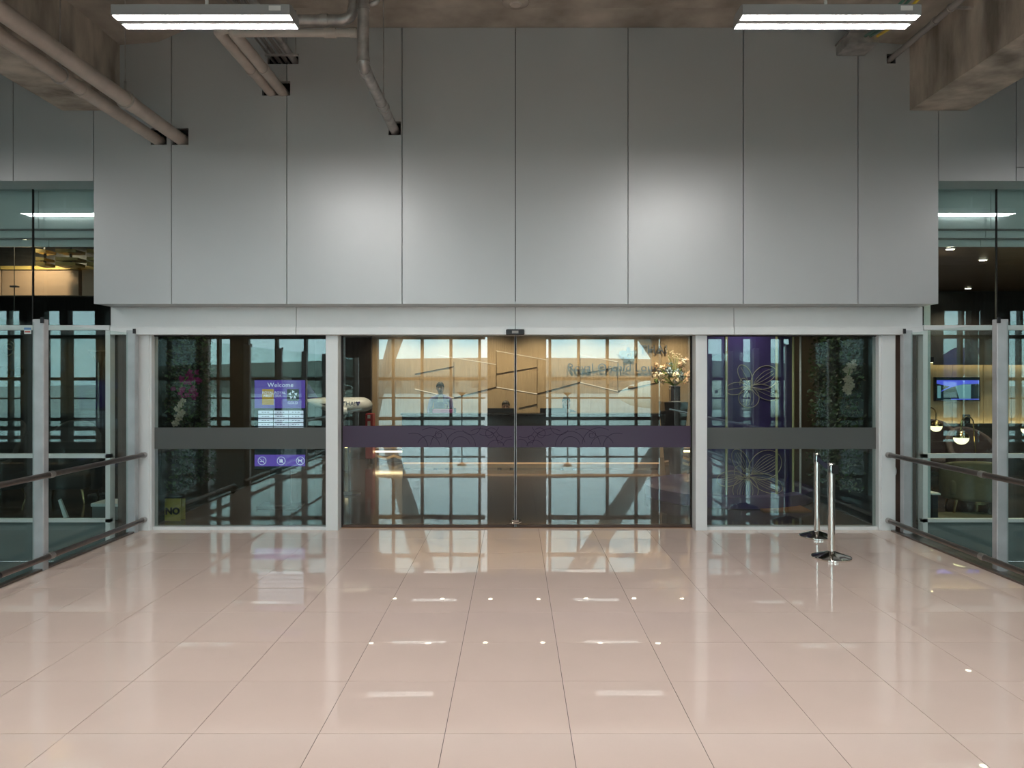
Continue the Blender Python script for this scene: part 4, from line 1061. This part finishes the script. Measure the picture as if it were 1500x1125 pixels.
def petal(c, tip, wid, veins, rr=.0045):
    c = Vector(c); tip = Vector(tip); ax = tip-c; n = Vector((-ax.y, ax.x)).normalized()*wid
    drum_curve(bez(c, c+ax*.25+n*1.3, c+ax*.95+n*1.15, tip), rr); drum_curve(bez(c, c+ax*.25-n*1.3, c+ax*.95-n*1.15, tip), rr)
    for k in range(veins):
        q = -1+2*(k+1)/(veins+1)
        drum_curve(bez(c+ax*.08, c+ax*.35+n*q*.8, c+ax*.7+n*q*.9, c+ax*(.90-.12*abs(q))+n*q*.55, 8), .0028)
def orchid(cx, cy, s, veins):
    petal((cx, cy), (cx+50*s, cy-32*s), 24*s, veins); petal((cx, cy), (cx-22*s, cy-42*s), 13*s, veins-3)
    petal((cx, cy), (cx+54*s, cy+22*s), 15*s, veins-2); petal((cx, cy), (cx-8*s, cy+42*s), 22*s, veins); petal((cx-6*s, cy), (cx-50*s, cy+8*s), 13*s, veins-3)
    drum_curve(bez((cx-22*s, cy-2*s), (cx-24*s, cy-22*s), (cx-6*s, cy-18*s), (cx-8*s, cy-6*s))); drum_curve(bez((cx-8*s, cy-6*s), (cx-4*s, cy-16*s), (cx+4*s, cy-12*s), (cx+2*s, cy+2*s)))
    drum_curve(bez((cx-22*s, cy+4*s), (cx-14*s, cy-4*s), (cx-8*s, cy+6*s), (cx+2*s, cy+2*s))); drum_curve(bez((cx-20*s, cy+1*s), (cx-16*s, cy+10*s), (cx-2*s, cy+2*s), (cx+1*s, cy+8*s)))
orchid(1096, 697, .92, 7)
orchid(1100, 566, .74, 4)
# brown wall fin and bronze mirror panel right of the partition
struct(MB().box(PX(1176, 10.9), PX(1200, 10.9), 10.9, 11.0, 0, 2.78), 'wall_fin', M['chevron'], 'narrow bronze wall panel beside the purple partition')
struct(MB().box(-4.15, PX(544, 15.2), 15.2, 15.3, 0, 2.78), 'wall_dark_left', M['darkwall'], 'dark panelled wall left of the oak wall')

# ---- downlights of the entrance
dl = thing('downlight', 'x', 'lamp', (0, 0, 2.77))
part(MB().lathe([(.055, 0), (.055, -.008), (.042, -.010)], (0, 0, 2.78), 'z', 18), 'trim_ring', M['white'], dl, True)
part(MB().lathe([(.042, 0), (.001, -.001)], (0, 0, 2.768), 'z', 18, False), 'lens', M['down'], dl)
k = 0
for y in (12.3, 14.75):
    for i in range(7):
        o = dl if k == 0 else copy_tree(dl); k += 1
        o.location = (-2.42+.965*i, y, 2.77)
        o['label'] = 'small warm ceiling downlight, %s in the %s row over the entrance' % (['leftmost', 'second from left', 'third from left', 'middle one', 'third from right', 'second from right', 'rightmost'][i], 'front' if y < 13 else 'rear'); o['group'] = 'entrance downlights'
def spot(name, loc, power, ang, target, col=WARM, rad=.035):
    l = bpy.data.lights.new(name, 'SPOT'); l.energy = power; l.color = col; l.spot_size = R(ang); l.spot_blend = .8; l.shadow_soft_size = rad
    o = bpy.data.objects.new(name, l); COL.objects.link(o); o.location = loc
    o.rotation_euler = (Vector(target)-Vector(loc)).to_track_quat('-Z', 'Y').to_euler(); return o
for i in range(7):
    x = -2.42+.965*i
    spot('downlight_beam', (x, 12.3, 2.755), 60, 120, (x, 12.5, 0), (1, .80, .58))
    spot('wall_washer_beam', (x, 14.75, 2.755), 78, 125, (x, 15.35, .6))
spot('flower_fill_spot', (2.45, 11.7, 2.755), 150, 55, (2.75, 12.4, 1.4), (1, .86, .66))  # added spot with no fixture, brightens the flower arrangement
spot('aircraft_fill_spot', (-2.3, 9.6, 2.755), 130, 60, (-2.35, 10.6, 1.3), (1, .88, .70))  # added to light the model aircraft, no lamp hangs here
spot('green_wall_beam', (-3.2, 8.9, 2.755), 20, 90, (-4.1, 9.0, 1.2), (1, .92, .78))
spot('green_wall_beam', (3.3, 8.9, 2.755), 30, 90, (4.1, 9.0, 1.2), (1, .92, .78))
spot('partition_beam', (2.9, 9.0, 2.755), 40, 110, (3.0, 9.6, .8), (1, .92, .85))

# ================================================================== RIGHT LOUNGE
YRL = 12.6
wr = struct(MB().box(4.3, XW, YRL, YRL+.1, 0, 3.17), 'wall_lounge_right', M['darkwall'], 'dark wall of the right lounge with lit timber panels')
xs = [PX(1357, YRL), PX(1392, YRL), PX(1437, YRL), PX(1455, YRL), PX(1478, YRL), PX(1530, YRL), PX(1590, YRL)]
for a, b in zip(xs, xs[1:]):
    part(MB().box(a+.006, b-.006, YRL-.06, YRL, PZ(620, YRL), PZ(532, YRL)), 'timber_panel', M['oak'], wr)
zt, zb = PZ(532, YRL), PZ(620, YRL)
part(MB().box(xs[0], xs[-1], YRL-.22, YRL, zt+.01, zt+.10), 'pelmet', M['darkwall'], wr)
part(MB().box(xs[0], xs[-1], YRL-.22, YRL-.20, zt-.035, zt+.01), 'pelmet_lip', M['darkwall'], wr)
part(MB().box(xs[0], xs[-1], YRL-.16, YRL-.12, zt+.002, zt+.010), 'light_strip', M['led'], wr)
part(MB().box(xs[0], xs[-1], YRL-.25, YRL, zb-.5, zb-.03), 'ledge', M['darkwall'], wr)
part(MB().box(xs[0], xs[-1], YRL-.25, YRL-.23, zb-.03, zb+.012), 'ledge_lip', M['darkwall'], wr)
part(MB().box(xs[0], xs[-1], YRL-.16, YRL-.12, zb-.03, zb-.02), 'light_strip', M['led'], wr)
tv = thing('television', 'wall television showing blue picture in the right lounge', 'television', (PX(1403, YRL), YRL-.1, PZ(587, YRL)))
yt = YRL-.13
def vx(p): return PX(p, yt)
def vz(p): return PZ(p, yt)
part(MB().bevbox(vx(1370), vx(1436), yt, yt+.06, vz(588), vz(552), .006, 1), 'housing', M['black'], tv)
part(MB().box(vx(1372), vx(1434), yt-.002, yt+.001, vz(586), vz(554)), 'screen', M['screen_k'], tv)
part(MB().prism([(vx(1372), vz(557)), (vx(1434), vz(557)), (vx(1434), vz(562)), (vx(1410), vz(563)), (vx(1395), vz(567)), (vx(1372), vz(562))][::-1], yt-.004, yt-.002), 'picture_band', M['screen_blue'], tv)
part(MB().prism([(vx(1378), vz(574)), (vx(1398), vz(565)), (vx(1405), vz(563)), (vx(1434), vz(561)), (vx(1434), vz(560)), (vx(1400), vz(562.5)), (vx(1380), vz(571.5))], yt-.0045, yt-.0022), 'picture_swoosh', M['screen_blue'], tv)
part(MB().prism([(vx(1399), vz(564)), (vx(1422), vz(563)), (vx(1422), vz(584)), (vx(1405), vz(584))], yt-.004, yt-.002), 'picture_panel', M['screen_teal'], tv)
part(MB().box(vx(1373), vx(1378), yt-.004, yt-.002, vz(583), vz(565)), 'picture_panel', M['screen_teal'], tv)
part(MB().box(vx(1393), vx(1434), yt-.004, yt-.002, vz(585.5), vz(584)), 'picture_line', M['screen_blue'], tv)
bx = thing('wall_speaker', 'small black speaker box under the television', 'speaker', (PX(1416, YRL-.2), YRL-.2, zb-.03))
part(MB().bevbox(PX(1412, YRL-.2), PX(1421, YRL-.2), YRL-.22, YRL-.14, zb-.03, PZ(607, YRL-.2), .015), 'cabinet', M['black'], bx)
part(MB().lathe([(.03, 0), (.03, -.004), (.01, -.008)], (PX(1416.5, YRL-.2), YRL-.22, zb+.05), 'y', 16), 'cone', M['charcoal'], bx)
def globe_lamp(lab, x, y, z, r, s=1):
    t = thing('globe_lamp', lab, 'lamp', (x+s*.21, y, z-.44), 'brass globe table lamps')
    n = 9
    up = MB().lathe([(r*math.cos(R(90*i/n)), r*math.sin(R(90*i/n))) for i in range(n+1)][:-1]+[(.004, r)], (x, y, z), 'z', 24)
    part(up, 'brass_cap', M['brass'], t, True)
    lo = MB().lathe([(max(.004, r*.97*math.cos(R(90*i/n))), -r*.97*math.sin(R(90*i/n))) for i in range(n+1)], (x, y, z), 'z', 24)
    part(lo, 'glowing_bowl', M['globe'], t, True)
    arcp = [(x, y, z+r)]+[(x+s*.085*(1-math.cos(R(a_))), y, z+r+.09+.10*math.sin(R(a_))) for a_ in range(0, 181, 20)]+[(x+s*.21, y, z-.42)]
    part(MB().tube(arcp, .009, 8), 'arched_stem', M['brass'], t, True)
    part(MB().lathe([(.07, 0), (.07, .012), (.015, .022)], (x+s*.21, y, z-.44), 'z', 24), 'base', M['brass'], t, True)
    return t
def side_table(lab, x, y, h):
    t = thing('side_table', lab, 'table', (x, y, 0), 'lounge side tables')
    part(MB().lathe([(.24, h-.03), (.25, h-.02), (.25, h-.005), (.24, h)], (x, y, 0), 'z', 32), 'top', M['charcoal'], t, True)
    part(MB().lathe([(.025, .02), (.025, h-.03)], (x, y, 0), 'z', 16), 'column', M['brass'], t, True)
    part(MB().lathe([(.16, 0), (.16, .015), (.03, .025)], (x, y, 0), 'z', 28), 'foot', M['brass'], t, True)
lx, lz = PX(1408, 10.0), PZ(641, 10.0)
globe_lamp('glowing brass globe lamp in front of the plum armchair', lx, 10.0, lz, .098); side_table('round side table under the lamp by the plum armchair', lx+.21, 10.0, lz-.44)
lx, lz = PX(1371, 11.2), PZ(624, 11.2)
globe_lamp('glowing brass globe lamp half hidden beside the facade jamb', lx, 11.2, lz, .09, -1); side_table('round side table under the lamp beside the facade jamb', lx-.21, 11.2, lz-.44)
lx, lz = PX(1506, 10.4), PZ(628, 10.4)
globe_lamp('glowing brass globe lamp at the right picture edge', lx, 10.4, lz, .09); side_table('round side table under the lamp at the right picture edge', lx+.21, 10.4, lz-.44)
def armchair(lab, x, y, m, rot, w_=.72, hb=.92, group='lounge armchairs'):
    t = thing('armchair', lab, 'armchair', (x, y, 0), group); t.rotation_euler = (0, 0, rot)
    def pp(mb, nm, mm, sm=True): return link(nm, mb.mesh(nm, mm, (0, 0, 0), sm), t)
    h = w_/2
    pp(MB().bevbox(-h+.08, h-.08, -.32, .26, .20, .42, .05, 3), 'seat_cushion', m)
    # rounded barrel back
    vs = []; n_ = 16; mb = MB()
    for i in range(n_+1):
        a_ = R(-25+230*i/n_); cx_, cy_ = math.cos(a_), math.sin(a_)
        top = .56+(hb-.56)*max(0, math.sin(a_))**.7
        for rr in (h, h-.09):
            vs.append((cx_*rr, cy_*rr*.9, .16)); vs.append((cx_*rr, cy_*rr*.9, top))
    fs = []
    for i in range(n_):
        o_ = i*4; fs += [(o_, o_+4, o_+5, o_+1), (o_+2, o_+3, o_+7, o_+6), (o_+1, o_+5, o_+7, o_+3), (o_, o_+2, o_+6, o_+4)]
    fs += [(0, 1, 3, 2), (n_*4, n_*4+2, n_*4+3, n_*4+1)]
    mb._add(vs, fs); q = pp(mb, 'barrel_back', m)
    bv = q.modifiers.new('bevel', 'BEVEL'); bv.width = .03; bv.segments = 3
    for sx in (-1, 1):
        for sy in (-1, 1): pp(MB().tube([(sx*(h-.16), sy*.22, .20), (sx*(h-.12), sy*.25, 0)], [.02, .013], 8), 'leg', M['brass'])
    return t
armchair('plum barrel armchair behind the glowing globe lamp', 6.85, 10.9, M['plum'], 0, .78, .94)
armchair('olive low armchair nearest the right glass', PX(1424, 9.3), 9.3, M['olive'], R(160), .74, .66)
armchair('olive armchair at the right picture edge', 6.85, 9.2, M['olive'], R(40), .8, .90)
armchair('dark plum armchair beside the facade jamb', 6.75, 11.85, M['plum'], R(-30), .8, 1.0)
rg = solo(MB().bevbox(PX(1365, 9.0), PX(1455, 9.0), 8.6, 9.2, -.004, .003, .001, 1), 'rug', M['olive'], 'brown rug under the olive armchair in the right lounge', 'rug')
bk = thing('low_stool', 'low dark stool with pale top beside the olive armchair', 'stool', (PX(1365, 8.9), 8.9, .003))
part(MB().box(PX(1358, 8.9), PX(1371, 8.9), 8.8, 9.0, .28, .30), 'pale_top', M['paper'], bk)
part(MB().box(PX(1358, 8.9)+.02, PX(1371, 8.9)-.02, 8.82, 8.98, .003, .28), 'stool_body', M['charcoal'], bk)
for k, (px, py) in enumerate(((1392, 364), (1418, 422), (1477, 445), (1440, 380))):
    d = (3.17-EYE)*F/(552-py)
    o = copy_tree(dl); o.location = (PX(px, d), d, 3.16)
    o['label'] = ['bright round downlight nearest the right glass', 'round downlight in the middle of the walnut ceiling', 'dim round downlight deep in the walnut ceiling', 'round downlight near the facade joint in the walnut ceiling'][k]
    o['group'] = 'downlights of the right lounge'
for x, y in ((4.99, 8.6), (7.5, 12.0), (6.3, 10.3), (9.0, 10.0)): spot('lounge_beam', (x, y, 3.14), 130, 130, (x, y, 0), (1, .82, .58))  # besides the downlight beams, extra spots added to brighten the dark chairs
rs = struct(MB().box(PX(1340, 8.7), PX(1356, 8.7), 8.6, 8.75, 0, 3.17), 'wall_pier_right', M['spandrel'], 'grey pier just inside the right glazing')

# ================================================================== LEFT LOUNGE
wl = struct(MB().box(-XW, -4.3, 12.8, 12.9, 0, 3.36), 'wall_lounge_left', M['darkwall'], 'dark wall of the left lounge')
bh = struct(MB().box(-XW, -4.3, 9.28, 9.40, PZ(433, 9.2), 3.36), 'wall_bulkhead', M['darkwall'], 'dark bulkhead carrying tan veneer panels in the left lounge')
zt, zb = PZ(395, 9.2), PZ(433, 9.2)
for a, b in ((-60, 1), (2.5, 47), (49, 115), (120, 190)):
    part(MB().bevbox(PX(a, 9.2), PX(b, 9.2), 9.2, 9.28, zb, zt, .004, 1), 'veneer_panel', M['tan'], bh)
    part(MB().box(PX(a, 9.2), PX(b, 9.2), 9.18, 9.28, zt, PZ(390, 9.2)), 'capping', M['ochre'], bh)
for grp, (a, b) in enumerate(((52, 64), (81, 112), (127, 142))):
    t = thing('slat_screen', ['narrow', 'wide', 'rightmost'][grp]+' stack of ochre slats hanging under the left lounge ceiling', 'slats', (PX((a+b)/2, 8.75), 8.75, 3.0), 'ochre slat stacks')
    for q, (c, d) in enumerate(((364, 370), (376, 381.5), (383, 389))):
        mb = MB(); e = random.uniform(-2, 3)
        mb.prism([(PX(a, 8.75), PZ(d, 8.75)), (PX(b+e, 8.75), PZ(d-.5, 8.75)), (PX(b+e, 8.75), PZ(c+1.5, 8.75)), (PX(a, 8.75), PZ(c, 8.75))], 8.75, 8.95)
        part(mb, 'slat', M['ochre'], t)
    part(MB().box(PX((a+b)/2, 8.75)-.01, PX((a+b)/2, 8.75)+.01, 8.84, 8.86, PZ(389, 8.75), 3.36), 'hanger_rod', M['black'], t)
spot('lounge_beam', (PX(39, 8.75), 8.75, 3.33), 50, 165, (PX(39, 8.85), 9.3, 1.0), (1, .82, .55))
spot('lounge_beam', (-6.6, 11.2, 3.33), 60, 130, (-6.6, 11.2, 0), (1, .85, .65))
o = copy_tree(dl); o.location = (PX(39, 8.85), 8.85, 3.35); o['label'] = 'round downlight in the dark ceiling of the left lounge'; o['group'] = 'downlights of the left lounge'
pl = thing('pendant_rod', 'thin pendant rod hanging in front of the tan veneer panel', 'pendant', (PX(21, 8.9), 8.9, PZ(418, 8.9)))
part(MB().tube([(PX(21, 8.9), 8.9, PZ(475, 8.9)), (PX(21, 8.9), 8.9, PZ(420, 8.9))], .006, 6), 'rod', M['black'], pl)
part(MB().tube([(PX(21, 8.9), 8.9, PZ(420, 8.9)), (PX(21, 8.9), 8.9, 3.36)], .004, 6), 'cord', M['black'], pl)
part(MB().bevbox(PX(16, 8.9), PX(26.5, 8.9), 8.87, 8.93, PZ(421, 8.9), PZ(418.5, 8.9), .004, 1), 'cross_piece', M['black'], pl)
for k, (x, y, rz, t) in enumerate(((-6.1, 10.0, 10, 'charcoal armchair in the left lounge nearest the door'), (-7.2, 10.1, -20, 'charcoal armchair in the middle of the left lounge'), (-8.3, 9.6, 15, 'charcoal armchair at the left picture edge'))):
    armchair(t, x, y, M['charcoal'], R(rz), .84, 1.1, 'charcoal armchairs of the left lounge')
fl_ = thing('floor_lamp', 'dark floor lamp with flared top in the left lounge', 'lamp', (PX(145, 10.5), 10.5, 0))
part(MB().lathe([(.14, 0), (.14, .02), (.02, .03)], (PX(145, 10.5), 10.5, 0), 'z', 24), 'base', M['rail'], fl_, True)
part(MB().lathe([(.04, .03), (.04, 1.9)], (PX(145, 10.5), 10.5, 0), 'z', 14), 'pole', M['rail'], fl_, True)
part(MB().lathe([(.045, 1.9), (.08, 2.0), (.13, 2.06), (.13, 2.07), (.01, 2.07)], (PX(145, 10.5), 10.5, 0), 'z', 20), 'flared_head', M['rail'], fl_, True)
gr = thing('wall_ornament', 'gold ring ornament on the dark wall of the left lounge', 'ornament', (PX(8, 12.7), 12.75, PZ(540, 12.7)))
for k, (px, py, r_) in enumerate(((8, 512, .10), (12, 506, .07), (2, 545, .10), (12, 548, .07), (24, 545, .08))):
    part(MB().tube([(PX(px, 12.7)+r_*math.cos(R(a_)), 12.76, PZ(py, 12.7)+r_*math.sin(R(a_))) for a_ in range(0, 361, 18)], .014, 6, False), 'ring', M['brass'], gr, True)
# white leaning board and low cabinet near the left glass
solo(MB().prism([(PX(85, 8.6), PZ(733, 8.6)), (PX(88, 8.6), PZ(731, 8.6)), (PX(99, 8.6), PZ(758, 8.6)), (PX(93, 8.6), PZ(759, 8.6))], 8.60, 8.63), 'leaning_board', M['paper'], 'narrow white board leaning inside the left glazing', 'board')
lc = thing('low_cabinet', 'low dark cabinet with white top inside the left glazing', 'cabinet', (-4.75, 8.8, 0))
part(MB().box(PX(135, 8.7), PX(178, 8.7), 8.7, 9.0, 0, PZ(742, 8.7)), 'body', M['greywall'], lc)
part(MB().bevbox(PX(134, 8.7), PX(179, 8.7), 8.68, 9.02, PZ(742, 8.7), PZ(737, 8.7), .004, 1), 'top', M['paper'], lc)

# ================================================================== CONCOURSE BEHIND THE CAMERA AND OUTSIDE
cl = thing('concourse_column', 'wide dark column in the middle of the concourse facade, mirrored between the window halves', 'column', (0, -7.2, 0))
part(MB().bevbox(-.87, 1.0, -7.6, -6.7, .02, ZC, .03), 'shaft', M['colconc'], cl)
part(MB().bevbox(-.90, 1.03, -7.63, -6.67, 0, .12, .01, 1), 'plinth', M['mull'], cl)
for s in (-1, 1):
    sd = 'left' if s < 0 else 'right'
    t_ = thing('steel_strut', 'thick leaning steel strut of the roof truss outside the %s half of the concourse' % sd, 'strut', (s*9.9, -32, -6), 'concourse struts')
    pts_ = [(-10.3, -6), (-8.9, 1.0), (-7.8, 4.5), (-6.8, 8.0), (-5.6, 12.5)] if s < 0 else [(15.2, -6), (10.7, 1.0), (8.5, 4.5), (6.4, 7.8), (3.4, 12.5)]
    part(MB().tube([(x, -32, z) for x, z in pts_], [.3, .3, .5, .65, .7], 18), 'tube', M['strut'], t_, True)
    part(MB().lathe([(.9, 0), (.9, .4), (.4, .6)], (pts_[0][0], -32, -6), 'z', 20), 'footing', M['strut'], t_)
    for x, w_, t in ((4.62, .22, 'slim'), (15.3, .35, 'thick')):
        c_ = thing('facade_column', '%s steel column before the %s half of the concourse facade' % (t, sd), 'column', (s*x, -7.6, 0))
        part(MB().box(s*x-w_/2, s*x+w_/2, -7.8, -7.5, 0, ZC), 'shaft', M['mull'], c_)
        part(MB().bevbox(s*x-w_/2-.06, s*x+w_/2+.06, -7.86, -7.44, 4.1, 4.3, .02, 1), 'capital', M['mull'], c_)
    qp = thing('sign_post', 'thin post with cone shaped head before the %s concourse window' % sd, 'post', (s*1.72, -7.3, 0), 'cone headed posts')
    part(MB().lathe([(.16, 0), (.14, .03), (.02, .10), (.02, 1.08), (.16, 1.18), (.16, 1.2), (.01, 1.2)], (s*1.72, -7.3, 0), 'z', 16), 'post_body', M['black'], qp, True)
    part(MB().lathe([(.03, 1.2), (.001, 1.23)], (s*1.72, -7.3, 0), 'z', 12), 'tip', M['black'], qp)
struct(MB().box(-400, 400, -900, -8.6, -6.3, -6.0), 'ground', M['apron'], 'pale concrete airport apron outside the concourse')
tb_ = thing('terminal_building', 'long low terminal building with curved roof across the apron', 'building', (0, -330, -6))
n_ = 24; prof = [(-170+340*i/n_, 6.0+4.5*math.sin(math.pi*i/n_)) for i in range(n_+1)]
part(MB().prism([(-170, -6)]+prof+[(170, -6)], -360, -320), 'hall', M['terminal'], tb_)
for k in range(12): part(MB().box(-150+k*26, -130+k*26, -320, -319.5, -3, 2), 'window_band', M['mull'], tb_)
al, AX = aircraft('airliner', 'white airliner with purple tail parked on the apron', 'airliner', (17.5, -108, -1.2), 60, 2.7, -1, (M['modelwhite'], M['purple']))
for k in range(26): part(MB().box(24.5+k*1.1, 24.9+k*1.1, -105.32, -105.25, -1.0, -.5), 'cabin_window', M['black'], al)
part(MB().box(19.0, 20.3, -106.4, -106.2, -.4, .15), 'cockpit_window', M['black'], al)
